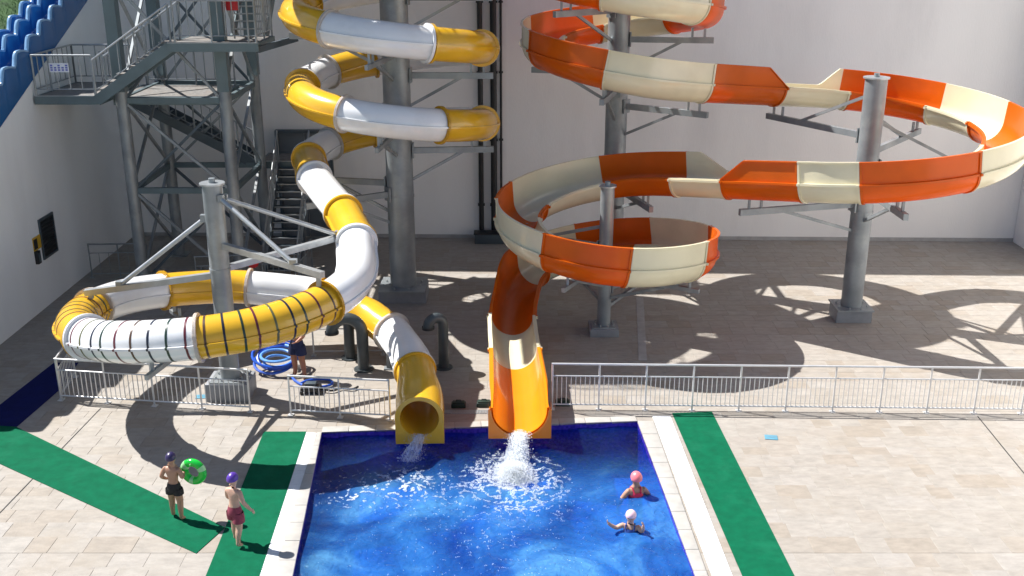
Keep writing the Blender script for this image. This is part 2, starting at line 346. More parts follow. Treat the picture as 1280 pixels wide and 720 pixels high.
def catmull(P, step=0.08):
    pts = []; n = len(P)
    for i in range(n - 1):
        p0 = P[max(i - 1, 0)]; p1 = P[i]; p2 = P[i + 1]; p3 = P[min(i + 2, n - 1)]
        for k in range(12):
            t = k / 12.0
            pts.append(tuple(0.5 * ((2 * b) + (-a + c) * t + (2 * a - 5 * b + 4 * c - d) * t * t + (-a + 3 * b - 3 * c + d) * t ** 3) for a, b, c, d in zip(p0, p1, p2, p3)))
    pts.append(P[-1]); out = [pts[0]]; nxt = step; s = 0.0
    for a, b in zip(pts, pts[1:]):
        L = math.dist(a, b)
        while L > 0 and s + L >= nxt:
            t = (nxt - s) / L; out.append(tuple(u + (v - u) * t for u, v in zip(a, b))); nxt += step
        s += L
    return out
def dense(P, gap=.55):                  # even out long straight gaps before the spline
    out = [P[0]]
    for a, b in zip(P, P[1:]):
        d = math.dist(a, b)
        if d < 1e-4: continue
        n = max(1, int(round(d / gap)))
        out += [tuple(u + (v - u) * k / n for u, v in zip(a, b)) for k in range(1, n + 1)]
    return out
def arc(cx, cy, r, a0, a1, zf):
    n = max(2, int(abs(a1 - a0) / 15))
    return [(cx + r * cos(R(a0 + (a1 - a0) * i / n)), cy + r * sin(R(a0 + (a1 - a0) * i / n)), zf(a0 + (a1 - a0) * i / n)) for i in range(n + 1)]
def interp(tab):
    def f(x):
        if x <= tab[0][0]: return tab[0][1]
        for (a, va), (b, vb) in zip(tab, tab[1:]):
            if x <= b: return va + (vb - va) * (x - a) / (b - a)
        return tab[-1][1]
    return f

# ================================================================== THE SETTING
POOL = [(-3.05, 8.0), (3.34, 8.0), (2.69, 20.25), (-3.99, 19.72)]      # counter-clockwise
WL = -0.11                                                             # water level
def lerp(a, b, t): return tuple(u + (v - u) * t for u, v in zip(a, b))
# pavement: grout bed with the pool cut out, then loose travertine tiles on it
OUT = [(-60, -20), (60, -20), (60, 70), (-60, 70)]
g = MB()
for i in range(4):
    j = (i + 1) % 4
    g.add([(*OUT[i], -.007), (*OUT[j], -.007), (*POOL[j], -.007), (*POOL[i], -.007)], [(0, 1, 2, 3)])
pave = prop(g.build('pavement', 'grout', smooth=False), kind='structure')

tr_ = MB().add([(-60, -20, -.003), (60, -20, -.003), (60, 7.9, -.003), (-60, 7.9, -.003)], [(0, 1, 2, 3)])
prop(tr_.build('bounce_paving', 'coping', smooth=False), kind='structure')  # unseen pale paving, added to bounce sunlight onto the walls
MATS = dict(
    right=[(3.92, 11), (4.75, 11), (4.37, 20.72), (3.49, 20.64)],
    left=[(-4.85, 11), (-3.97, 11), (-4.32, 19.76), (-5.21, 19.76)],
    diag=[(-11.3, 19.15), (-5.34, 15.24), (-5.06, 16.05), (-10.51, 19.98), (-10.9, 20.02)],
    navy=[(-10.92, 20.035), (-10.5, 20.0), (-10.36, 21.89), (-10.55, 23.44), (-11.14, 23.44), (-11.36, 21.04), (-12.1, 20.2)])
WHITE_R = [(3.40, 11), (3.70, 11), (3.43, 20.52), (3.04, 20.52)]
WHITE_L = [(-3.98, 11), (-3.72, 11), (-4.09, 19.70), (-4.31, 19.74)]
ZONE = [(-4.0, 8), (3.42, 8), (3.03, 20.53), (-4.33, 19.98)]           # pool with its kerb stones
def inside(poly, p): return all(line2(poly[i], poly[(i + 1) % len(poly)])(p) >= 0 for i in range(len(poly)))
def view(p):
    zc = p[1] * cos(R(19)) + (10 - p[2]) * sin(R(19)); dn = (10 - p[2]) * cos(R(19)) - p[1] * sin(R(19))
    return (640 + 1306 * p[0] / zc, 360 + 1306 * dn / zc, zc)
tiles = []
rt = random.Random(3)
y = 11.0; G = .0024
while y < 34.4:
    x = -13.0 - rt.random() * .6; CH = rt.choice((.406, .406, .406, .305, .508))
    while x < 16.9:
        L = rt.choice((.406, .61, .61, .508, .813))
        x0, x1 = max(x + G, -12.99), min(x + L - G, 16.89); y0, y1 = y + G, min(y + CH - G, 34.35)
        if x1 - x0 > .05:
            q = [(x0, y0), (x1, y0), (x1, y1), (x0, y1)]
            cx, cy = (x0 + x1) / 2, (y0 + y1) / 2
            if cy > 21.2 or not (-5 < cx < 4.3): tiles.append((q, True))
            else:
                pcs = subtract(q, ZONE)
                for pc in pcs: tiles.append((pc, abs(parea(pc) - parea(q)) < 1e-6))
        x += L
    y += CH
def tile_rank(t):
    q = t[0]; c = (sum(p[0] for p in q) / len(q), sum(p[1] for p in q) / len(q), 0); u, v, zc = view(c)
    cov = any(all(inside(m, p) for p in q) for m in list(MATS.values())[:3]) or all(inside(WHITE_R, p) for p in q)
    vis = -20 < u < 1300 and -20 < v < 740 and not cov and parea(q) > .05
    return (0 if vis else 1, zc)
tiles.sort(key=tile_rank)
shared = {}
def tile_mesh(mb, q, z):
    n = len(q); c = (sum(p[0] for p in q) / n, sum(p[1] for p in q) / n)
    inn = [(p[0] + (c[0] - p[0]) / max(1e-6, hypot(c[0] - p[0], c[1] - p[1])) * .006, p[1] + (c[1] - p[1]) / max(1e-6, hypot(c[0] - p[0], c[1] - p[1])) * .006) for p in q]
    vs = [(p[0], p[1], -.016) for p in q] + [(p[0], p[1], z - .004) for p in q] + [(p[0], p[1], z) for p in inn]
    fs = [(i, (i + 1) % n, n + (i + 1) % n, n + i) for i in range(n)] + [(n + i, n + (i + 1) % n, 2 * n + (i + 1) % n, 2 * n + i) for i in range(n)] + [tuple(2 * n + i for i in range(n))]
    mb.add(vs, fs)
for q, whole in tiles[:300]:
    c = (sum(p[0] for p in q) / len(q), sum(p[1] for p in q) / len(q))
    loc = [(p[0] - c[0], p[1] - c[1]) for p in q]; key = (round(loc[1][0] - loc[0][0], 3), len(q))
    if whole and key in shared: o = inst(shared[key], pave)
    else:
        mb = MB(); tile_mesh(mb, loc, 0.0); o = mb.build('tile', 'tile', pave, local=True, smooth=False)
        if whole: shared[key] = o
    o.location = (c[0], c[1], -rt.random() * .0022); o.rotation_euler = (rt.uniform(-.0015, .0015), rt.uniform(-.0015, .0015), 0)
mb = MB(); rnd = []
for q, whole in tiles[300:]:
    k = len(mb.f); tile_mesh(mb, q, -rt.random() * .0022); rnd += [rt.random()] * (len(mb.f) - k)
o = mb.build('tile_field', 'tile', pave, local=True, smooth=False); o['kind'] = 'stuff'
a = o.data.attributes.new('rnd', 'FLOAT', 'FACE'); a.data.foreach_set('value', rnd)

# dark expansion joints and the pale drain channel let into the paving
for a_, b_ in (((10.09, 20.5), (9.5, 11.0)), ((-9.06, 20.9), (-9.5, 11.5))):
    mb = MB(); mb.beam((*a_, .0015), (*b_, .0015), .022, .003); prop(mb.build('expansion_joint', 'black'), kind='structure')
pave_drain = MB(); pave_drain.beam((3.66, 28.2, .003), (3.2, 23.6, .003), .2, .006)
dr = prop(pave_drain.build('drain_channel', 'concrete'), kind='structure')

# ------------------------------------------------------------------ pool
pool = thing('swimming_pool', 'blue splash pool with violet mosaic walls under the slide exits', 'pool', (0, 14, 0))
DEP = -1.12
for i, nm in ((1, 'basin_wall'), (2, 'basin_wall'), (3, 'basin_wall'), (0, 'basin_wall')):
    p, q = POOL[i], POOL[(i + 1) % 4]; n = Vector((q[1] - p[1], -(q[0] - p[0]), 0)).normalized() * .2
    MB().add([(*p, DEP), (*q, DEP), (*q, .0), (*p, .0), (p[0] + n.x, p[1] + n.y, DEP), (q[0] + n.x, q[1] + n.y, DEP), (q[0] + n.x, q[1] + n.y, -.016), (p[0] + n.x, p[1] + n.y, -.016)],
             [(1, 0, 3, 2), (4, 5, 6, 7), (3, 7, 6, 2)]).build(nm, 'mosaic', pool, smooth=False)
MB().add([(*p, DEP) for p in POOL], [(0, 1, 2, 3)]).build('pool_floor', 'poolfloor', pool, smooth=False)
rk = random.Random(5)
def kerb(p0, p1, q0, q1, n):           # stones between the pool edge p0-p1 and the outer line q0-q1
    for k in range(n):
        t0, t1 = (k + .008) / n, (k + .992) / n
        mb = MB(); mb.prism([lerp(p0, p1, t0), lerp(p0, p1, t1), lerp(q0, q1, t1), lerp(q0, q1, t0)], -.03, .016 + rk.random() * .003)
        mb.build('coping_stone', 'coping', pool, bevel=.005)
kerb(POOL[1], POOL[2], (3.39, 8.0), (3.03, 20.25), 20)
kerb(POOL[0], POOL[3], (-3.70, 8.0), (-4.08, 19.72), 20)
kerb(POOL[3], POOL[2], (-4.01, 19.97), (2.67, 20.50), 12)
for strip, n in ((WHITE_R, 18), (WHITE_L, 16)):
    for k in range(n):
        t0, t1 = (k + .006) / n, (k + .994) / n; mb = MB()
        a0, a1 = lerp(strip[0], strip[3], t0), lerp(strip[0], strip[3], t1); b0, b1 = lerp(strip[1], strip[2], t0), lerp(strip[1], strip[2], t1)
        mb.prism([a0, b0, b1, a1], -.012, .008)
        for j in range(9):
            u0, u1 = (j + .15) / 9, (j + .8) / 9
            mb.prism([lerp(a0, a1, u0), lerp(b0, b1, u0), lerp(b0, b1, u1), lerp(a0, a1, u1)], .008, .014)
        mb.build('grating_panel', 'whitestrip', pool, smooth=False)
# narrow slotted drain behind the pool edge, between the two exits
dg = thing('drain_grate', 'narrow slotted drain grate in the paving between the two slide exits', 'drain', (-1.05, 20.66, 0))
MB().box((-1.5, 20.62, -.01), (-.5, 20.8, .008)).build('frame', 'galv', dg)
proto = None
for k in range(16):
    if proto is None: proto = MB().box((-.022, -.075, .008), (.022, .075, .02)).build('slat', 'galv', dg, local=True)
    o = proto if k == 0 else inst(proto, dg)
    o.location = (-.45 + k * .06 + .05 - .02, .05, 0)

def bil(u, v):
    a = lerp(POOL[0], POOL[1], u); b = lerp(POOL[3], POOL[2], u); return lerp(a, b, v)
SPL1 = (.10, 18.1); SPL2 = (-2.05, 18.35)
rw = random.Random(11)
WV = [(rw.uniform(2, 9), rw.uniform(0, 6.28), rw.uniform(0, 6.28)) for _ in range(16)]
def wave(x, y):
    h = 0
    for k, a_, ph in WV: h += .020 / k ** .8 * sin(k * (x * cos(a_) + y * sin(a_)) + ph + .8 * sin(1.3 * x + ph))
    for (sx, sy), amp in ((SPL1, .05), (SPL2, .035)):
        d = hypot(x - sx, y - sy); h += amp * sin(d * 11) * math.exp(-d * 1.0)
    return h
mb = MB(); NU, NV = 110, 210
for j in range(NV + 1):
    for i in range(NU + 1):
        x, y = bil(i / NU, j / NV); mb.v.append((x, y, WL + wave(x, y)))
for j in range(NV):
    for i in range(NU):
        a_ = j * (NU + 1) + i; mb.f.append((a_, a_ + 1, a_ + NU + 2, a_ + NU + 1)); mb.mi.append(0)
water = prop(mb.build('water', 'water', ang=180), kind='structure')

# mats
for k, (lab, m) in dict(
        right=('long green non-slip mat right of the pool beside the white grating', 'green'),
        left=('green non-slip mat along the left pool edge under the walking child in maroon shorts', 'green'),
        diag=('green non-slip mat running diagonally under the child with the swim ring', 'green'),
        navy=('dark navy non-slip mat in the shade behind the left fence corner', 'navy')).items():
    mb = MB(); mb.prism(MATS[k], .002, .011)
    single(mb, 'floor_mat', m, lab, 'mat', 'non-slip mats around the pool', smooth=False)

# ------------------------------------------------------------------ walls and hill
wl = thing('rear_wall', 'tall pale grey rendered wall behind all the slides', 'wall', (0, 34.4, 0))
HB = 12.4
WA, WB = (-13.3, 34.6), (17.2, 33.85)
MB().add([(*WA, -.1), (*WB, -.1), (WB[0], WB[1] + .4, -.1), (WA[0], WA[1] + .4, -.1), (*WA, HB), (*WB, HB), (WB[0], WB[1] + .4, HB), (WA[0], WA[1] + .4, HB)],
         [(0, 1, 5, 4), (1, 2, 6, 5), (2, 3, 7, 6), (3, 0, 4, 7), (4, 5, 6, 7)]).build('wall_panel', 'wall', wl, smooth=False)
MB().beam((WA[0], WA[1] + .2, HB + .05), (WB[0], WB[1] + .2, HB + .05), .56, .1).build('wall_cap', 'concrete', wl)
MB().beam((WA[0], WA[1] - .012, .06), (WB[0] - .31, WB[1] - .005, .06), .03, .12).build('skirting', 'concrete', wl)
wl2 = thing('side_wall', 'grey rendered wall at the right edge, joining the rear wall', 'wall', (17, 25, 0))
MB().box((16.9, 5, -.1), (17.2, 33.84, 10.5)).build('wall_panel', 'wall', wl2, smooth=False)
MB().box((16.85, 5, 10.5), (17.25, 33.84, 10.6)).build('wall_cap', 'concrete', wl2)
def zl(y): return 5.2 + (y - 26.41) * .4015                 # sloping top of the left wall
wl3 = thing('side_wall', 'shaded grey wall at the left with a sloping top under the blue slide', 'wall', (-13.15, 25, 0))
prof = [(13.9, -.1), (34.6, -.1), (34.6, zl(34.6)), (13.9, zl(13.9))]
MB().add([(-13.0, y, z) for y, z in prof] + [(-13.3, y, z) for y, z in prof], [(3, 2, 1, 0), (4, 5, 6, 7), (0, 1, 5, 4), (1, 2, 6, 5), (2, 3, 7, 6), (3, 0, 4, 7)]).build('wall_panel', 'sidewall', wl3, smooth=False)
mb = MB(); nx, ny = 26, 40   # the slope starts behind the lane slide
rh = random.Random(2)
for j in range(ny + 1):
    for i in range(nx + 1):
        x = -14.46 - (i / nx) ** 1.5 * 50; yy = 6 + j / ny * 60
        z = zl(min(yy, 45)) + .25 + (-13.32 - x) * .12 + (rh.random() - .5) * .12 * (i > 0)
        mb.v.append((x, yy, z))
for j in range(ny):
    for i in range(nx):
        a_ = j * (nx + 1) + i; mb.f.append((a_, a_ + nx + 1, a_ + nx + 2, a_ + 1)); mb.mi.append(0)
prop(mb.build('hill', 'hill', ang=180), kind='structure')
mb = MB()
for k in range(16000):
    x = -14.5 - rh.random() * 5.5; yy = 26 + rh.random() * 11; z = zl(yy) + .25 + (-13.32 - x) * .12 - .03
    a_ = rh.random() * 6.28; h_ = rh.uniform(.06, .2); wd = rh.uniform(.008, .02); lx, ly = rh.uniform(-.1, .1), rh.uniform(-.1, .1)
    mb.add([(x - wd * cos(a_), yy - wd * sin(a_), z), (x + wd * cos(a_), yy + wd * sin(a_), z), (x + lx, yy + ly, z + h_)], [(0, 1, 2)])
prop(mb.build('grass', 'grassb', smooth=False), kind='stuff')

# ================================================================== WATER SLIDES
def frames(P):
    out = []
    for i, p in enumerate(P):
        a = Vector(P[max(i - 1, 0)]); b = Vector(P[min(i + 1, len(P) - 1)]); t = (b - a).normalized()
        r = t.cross(Vector((0, 0, 1))).normalized(); out.append((Vector(p), t, r, r.cross(t)))
    return out
def sweep(mb, fr, profs, closed=True):
    """profs: one list of (lateral, up) per frame, or one list for all"""
    o = len(mb.v); m = len(fr)
    for i, (p, t, r, u) in enumerate(fr):
        pr = profs[i] if isinstance(profs[0], list) else profs
        for a, b in pr: mb.v.append(tuple(p + r * a + u * b))
    n = len(profs[0]) if isinstance(profs[0], list) else len(profs)
    for i in range(m - 1):
        for k in range(n if closed else n - 1):
            a = o + i * n + k; b = o + i * n + (k + 1) % n; mb.f.append((a, b, b + n, a + n)); mb.mi.append(0)
    return mb
def ease(P, w=11):                                        # soften changes of slope along the run
    n = len(P); z = [p[2] for p in P]; out = []
    for i in range(n):
        k = min(w, i, n - 1 - i); out.append((P[i][0], P[i][1], sum(z[i - k:i + k + 1]) / (2 * k + 1)))
    return out
# ---- yellow and white closed tube
RT = .415
def tube_profile(r, lip):
    pr = []
    for k in range(36):
        a = 2 * pi * k / 36
        if k in (0, 18):
            s = 1 if k == 0 else -1
            pr += [(s * r, -.022 * s), (s * (r + lip), -.022 * s), (s * (r + lip), .022 * s), (s * r, .022 * s)]
        else: pr.append((r * cos(a), r * sin(a)))
    return pr
PY = arc(-3.2, 28.2, 2.4, -92 - 720, 535, lambda a: 7.51 - (a + 92) * 2.0 / 360)
PY += [(-5.22, 26.95, 3.82), (-4.62, 25.65, 3.62), (-4.05, 24.45, 3.45), (-3.6, 23.2, 3.25)]
zr = interp([(0, 2.88), (56, 2.67), (103, 2.5), (127, 2.28), (180, 1.98), (205, 1.90), (241, 1.64), (270, 1.57)])
PY += arc(-6.38, 21.6, 2.99, 8, -262, lambda a: zr(-a))
PY += [(-5.1, 24.62, 1.40), (-4.2, 24.35, 1.22), (-3.45, 23.85, 1.04), (-2.82, 23.1, .92), (-2.38, 22.15, .8), (-2.12, 21.2, .7), (-1.98, 20.35, .6), (-1.9, 19.6, .5)]
PY = catmull(dense(PY))
ky = int(2.4 * R(300) / .08); qy = PY[ky]; q1 = PY[ky + 3]; dy_ = (Vector(qy) - Vector(q1)).normalized()      # straight run off the deck into the first coil
leady = catmull([tuple(Vector(qy) + Vector((dy_.x * t, dy_.y * t, .05 * t))) for t in (3.4, 2.55, 1.7, .85, 0)])[:-1]
PY = [leady[0]] * (ky - len(leady)) + leady + PY[ky:]; SY = (ky - len(leady)) * .08
PY = ease(PY); FY = frames(PY)
ys = thing('tube_slide', 'yellow and white closed tube slide coiling round the left column into the pool', 'water slide', (-3.2, 28.2, 0))
cuts = [SY, 10.9, 13.4, 16.0, 18.6, 20.9, 23.2, 26.0, 29.2, 31.7, 34.2, 38.88, 40.4, 41.9, 44.72, 47.2, 49.75, 54.2, 55.68, 57.0, 58.5, 61.1, 62.7, 65.84, 68.56, 71.4, 74.0, 76.16, 78.24, 80.0, 82.48, 84.4]
# colours going down; starts so that the section that ends at 29.2 is yellow
cols = []
seq = {29.2: 'yellow', 31.7: 'white', 34.2: 'yellow', 38.88: 'white', 40.4: 'yellow', 41.9: 'white', 44.72: 'yellow', 47.2: 'white', 49.75: 'yellow', 54.2: 'white', 55.68: 'yellow', 57.0: 'white', 58.5: 'yellow', 61.1: 'white', 62.7: 'yellow', 65.84: 'white', 68.56: 'yellow', 71.4: 'white', 74.0: 'yellow', 76.16: 'white', 78.24: 'yellow', 80.0: 'white', 82.48: 'yellow', 84.4: 'white'}
STRIPED = {68.56, 71.4, 74.0}
SN = ['s_red', 's_green', 's_navy', 's_brown', 's_red', 's_green', 's_navy', 's_olive']
def ring_part(FR, s, prof_outer, prof_inner, half, name, m, parent):
    i0 = max(0, int(round((s - half) / .08))); mid = FR[min(len(FR) - 1, int(round(s / .08)))]
    p, t, r, u = mid; mb = MB(); n = len(prof_outer)
    for d, pr in ((-half, prof_inner), (-half, prof_outer), (half, prof_outer), (half, prof_inner)):
        for a, b in pr: mb.v.append(tuple(p + t * d + r * a + u * b))
    for q in range(3):
        for k in range(n):
            a = q * n + k; b = q * n + (k + 1) % n; mb.f.append((a, b, b + n, a + n)); mb.mi.append(0)
    return mb.build(name, m, parent)
def circ(r, n=36): return [(r * cos(2 * pi * k / n), r * sin(2 * pi * k / n)) for k in range(n)]
alt = 0
for a, b in zip(cuts, cuts[1:]):
    c = seq.get(b) or ('white' if (len(cuts) - cuts.index(b)) % 2 else 'yellow')
    i0, i1 = int(round(a / .08)), int(round(b / .08))
    lab = None
    if b in STRIPED: lab = 'section of the low loop banded with thin dark coloured stripes'
    sec = sweep(MB(), FY[i0:i1 + 1], tube_profile(RT, .05)).build('tube_section', c, ys)
    if lab: sec['label'] = c + ' ' + lab
    ring_part(FY, max(a + .03, .03), circ(RT + .07), circ(RT - .005), .032, 'flange', c, sec)
    if b > 29:                                            # bolt heads round the joint
        p, t, r, u = FY[i0]; bm_ = MB()
        for q in range(16):
            an = 2 * pi * q / 16; bm_.ball(tuple(p + t * .0 + r * (RT + .05) * cos(an) + u * (RT + .05) * sin(an)), .022, 6, 4)
        bm_.build('bolt_ring', 'galv', sec)['kind'] = 'stuff'
    ring_part(FY, b - .036, circ(RT + .07), circ(RT - .005), .032, 'flange', c, sec)
    if b in STRIPED:
        n = 9 if b < 72 else 7
        for k in range(n):
            s = a + (b - a) * (k + .6) / (n + .2)
            pr = [(x * 1.012, y * 1.012) for x, y in tube_profile(RT, .05)]
            ring_part(FY, s, pr, circ(RT, len(pr)) if False else [(x * .99, y * .99) for x, y in tube_profile(RT, .05)], .022, 'stripe', SN[(k + (3 if c == 'yellow' else 0)) % 8], sec)
# exit mouth: round tube that becomes a square-footed box over the water
ex = MB(); e0 = int(round(84.4 / .08)); fr = FY[e0:]
last = fr[-1]; pts = list(fr)
fwd = Vector((.03, -1, -.02)).normalized(); rgt = fwd.cross(Vector((0, 0, 1))).normalized(); upv = rgt.cross(fwd)
for k in range(1, 4): pts.append((last[0] + fwd * .1 * k, fwd, rgt, upv))
N = 40; m = len(pts)
def mouth(q, t):       # t 0 round .. 1 arch with a square foot
    re = RT + .015 + .06 * t; a = 2 * pi * q / N; x, y = re * cos(a), re * sin(a)
    if y < 0:
        k = max(abs(cos(a)), abs(sin(a))); sx, sy = cos(a) / k * .5, sin(a) / k * .58
        x, y = x + (sx - x) * t, y + (sy - y) * t
    else:
        x = x * (1 + .03 * t)
    return x, y
def sm(t): t = max(0, min(1, t)); return t * t * (3 - 2 * t)
for i, (p, t, r, u) in enumerate(pts):
    tt = sm((i - 3) / (m * .55))
    for q in range(N):
        x, y = mouth(q, tt); ex.v.append(tuple(p + r * x + u * y))
for i in range(m - 1):
    for q in range(N):
        a = i * N + q; b = i * N + (q + 1) % N; ex.f.append((a, b, b + N, a + N)); ex.mi.append(0)
p, t, r, u = pts[-1]
o = len(ex.v)                                             # front plate with the round opening, then the inner bore
for q in range(N):
    x, y = (RT - .015) * cos(2 * pi * q / N), (RT - .015) * sin(2 * pi * q / N); ex.v.append(tuple(p + r * x + u * (y + .0)))
for q in range(N): a = (m - 1) * N + q; b = (m - 1) * N + (q + 1) % N; ex.f.append((a, b, o + (q + 1) % N, o + q)); ex.mi.append(0)
for i in range(m - 1, -1, -4):
    oo = len(ex.v); p, t, r, u = pts[i]
    for q in range(N): ex.v.append(tuple(p + r * (RT - .015) * cos(2 * pi * q / N) + u * (RT - .015) * sin(2 * pi * q / N)))
    prev = o if i == m - 1 else oo - N
    if i != m - 1:
        for q in range(N): ex.f.append((prev + q, prev + (q + 1) % N, oo + (q + 1) % N, oo + q)); ex.mi.append(0)
    else:
        for q in range(N): ex.f.append((o + q, o + (q + 1) % N, oo + (q + 1) % N, oo + q)); ex.mi.append(0)
exo = ex.build('exit_mouth', 'yellow', ys); exo['label'] = 'round exit opening with a square foot over the water'
ring_part(FY, 84.46, circ(RT + .06), circ(RT - .005), .03, 'flange', 'yellow', exo)
YEX = pts[-1][0]

# ---- orange and cream open slide
C3 = (3.05, 29.9); C4 = (9.5, 27.0); C5 = (2.4, 25.5); R3, R4, R5 = 2.25, 3.1, 2.25
def internal(c1, r1, c2, r2):
    dx, dy = c2[0] - c1[0], c2[1] - c1[1]; return math.atan2(dy, dx), math.asin((r1 + r2) / hypot(dx, dy))
z3 = interp([(-823, 10.3), (-510, 8.78), (-463, 8.5), (-385, 8.02), (-257, 7.25), (-149, 6.83), (-103, 6.52), (-65, 6.2)])
z5 = interp([(54, 3.77), (140, 3.18), (200, 2.93), (230, 2.8), (273, 2.57), (317, 2.45), (380, 2.12), (414, 1.92), (455, 1.66), (540, 1.12)])
b_, s_ = internal(C3, R3, C4, R4); h = b_ + s_; a3 = math.degrees(h) - 90; a4 = math.degrees(h) + 90
b2, s2 = internal(C4, R4, C5, R5); h2 = b2 - s2; e4 = math.degrees(h2) + 90 - 360; e4 = e4 if e4 > -200 else e4 + 360
a5 = math.degrees(h2) - 90
a5 = ((a5 + 180) % 360) - 180; e4 = ((e4 + 180) % 360) - 180
while e4 > a4 - 90: e4 -= 360
while a3 > 0: a3 -= 360
zs, ze = z3(a3) - .48, z5(a5) + .50
PO = arc(*C3, R3, -103 - 720, a3, z3)
PO += arc(*C4, R4, a4, e4, lambda a: zs + (ze - zs) * ((a4 - a) / (a4 - e4)) ** 1.1)
PO += arc(*C5, R5, a5, 360 + 176, z5)
PO += [(.05, 24.8, 1.03), (.0, 23.9, .95), (.03, 23.0, .89), (.08, 22.0, .84), (.12, 21.0, .80), (.15, 20.2, .77), (.16, 19.25, .74)]
PO = catmull(dense(PO))
# the channel comes straight off the start platform and only then joins the top coil
k0 = int(R3 * R(313) / .08); q0 = PO[k0]; q1 = PO[k0 + 3]; dd = (Vector(q0) - Vector(q1)).normalized()
lead = catmull([tuple(Vector(q0) + Vector((dd.x * t, dd.y * t, .05 * t))) for t in (3.4, 2.55, 1.7, .85, 0)])[:-1]
PO = [lead[0]] * (k0 - len(lead)) + lead + PO[k0:]; S0 = (k0 - len(lead)) * .08
PO = ease(PO); FO = frames(PO); LO = (len(PO) - 1) * .08
hr = interp([(0, .5), (33.05, .5), (33.75, 0), (50.75, 0), (51.5, .5), (71.0, .5), (72.4, .12), (74, .0), (LO, 0)])   # wall on the right-hand side
hl = interp([(0, 0), (35.55, 0), (36.0, .5), (49.85, .5), (50.5, 0), (LO, 0)])
LW = interp([(0, .065), (LO - 1.3, .065), (LO - .3, .012), (LO, .012)])
WO = interp([(0, .53), (75, .53), (LO, .58)])
def orange_profile(s, grow=0.0, inner=True):
    w = WO(s) + grow; lw = LW(s); L = hl(s); Rr = hr(s); th = .03 + grow; n = 18; pr = []
    # outer skin from the left wall top, down, round the bottom, up to the right wall top
    pr += [(-w - .0, L + .03 + grow), (-w, .035), (-w - lw, .035), (-w - lw, -.02), (-w, -.02)]
    pr += [(-w * cos(pi * k / n), -.02 - (w - .02) * sin(pi * k / n)) for k in range(1, n)]
    pr += [(w, -.02), (w + lw, -.02), (w + lw, .035), (w, .035), (w, Rr + .03 + grow)]
    if grow: i = w - .03 - grow * 2
    else: i = w - .03
    pr += [(w + .6 * lw, Rr + .03 + grow), (w + .6 * lw, Rr + .06 + grow), (i, Rr + .06 + grow), (i, .0)]
    pr += [(i * cos(pi * k / n), -.0 - (i) * sin(pi * k / n)) for k in range(1, n)]
    pr += [(-i, .0), (-i, L + .06 + grow), (-w - .6 * lw, L + .06 + grow), (-w - .6 * lw, L + .03 + grow)]
    return pr
os_ = thing('open_slide', 'orange and cream open channel slide looping round three columns into the pool', 'water slide', (3.05, 29.9, 0))
cutO = [S0, 10.4, 12.0, 14.1, 16.7, 20.0, 22.4, 24.5, 26.3, 28.5, 31.3, 33.75, 36.1, 38.6, 40.4, 42.7, 44.7, 47.1, 48.5, 50.45, 51.95, 54.1, 56.5, 57.6, 59.75, 61.55, 63.35, 65.3, 67.1, 68.85, 70.6, 73.4, 75.3, LO]
sq = {12.0: 'cream', 14.1: 'orange', 16.7: 'cream', 20.0: 'orange', 22.4: 'cream', 24.5: 'orange', 26.3: 'cream', 28.5: 'orange', 31.3: 'cream', 33.75: 'orange', 36.1: 'cream', 38.6: 'orange', 40.4: 'cream', 42.7: 'orange', 44.7: 'cream', 47.1: 'orange', 48.5: 'cream', 50.45: 'orange', 51.95: 'cream', 54.1: 'orange', 56.5: 'cream', 57.6: 'orange', 59.75: 'cream', 61.55: 'orange', 63.35: 'cream', 65.3: 'orange', 67.1: 'cream', 68.85: 'orange', 70.6: 'cream', 73.4: 'orange', 75.3: 'cream', LO: 'exit_orange'}
for a, b in zip(cutO, cutO[1:]):
    c = sq.get(b) or ('orange' if cutO.index(b) % 2 else 'cream')
    i0, i1 = int(round(a / .08)), min(len(FO) - 1, int(round(b / .08)))
    mb = MB(); pf = [orange_profile(i * .08) for i in range(i0, i1 + 1)]; n = len(pf[0])
    sweep(mb, FO[i0:i1 + 1], pf)
    q0 = 0; q1 = (i1 - i0) * n                             # close the two cut ends between outer and inner skin
    half = 27
    sec = mb.build('slide_section', c, os_)
    if b == LO: sec['label'] = 'bright orange flared end of the open slide above the pool'
    for e in (i0, i1):                                    # flange rib round the joint
        s = e * .08; s = s + .03 if e == i0 else s - .03
        p, t, r, u = FO[e]; p = p + t * (.03 if e == i0 else -.03)
        po, pi_ = orange_profile(e * .08, .03), orange_profile(e * .08)
        m2 = MB()
        no = 27 + 1
        O1 = po[:no]; I1 = pi_[:no]
        for d, pr in ((-.026, I1), (-.026, O1), (.026, O1), (.026, I1)):
            for x, y in pr: m2.v.append(tuple(p + t * d + r * x + u * y))
        for q in range(3):
            for k in range(no - 1):
                a_ = q * no + k; m2.f.append((a_, a_ + 1, a_ + 1 + no, a_ + no)); m2.mi.append(0)
        m2.build('flange', c, sec)
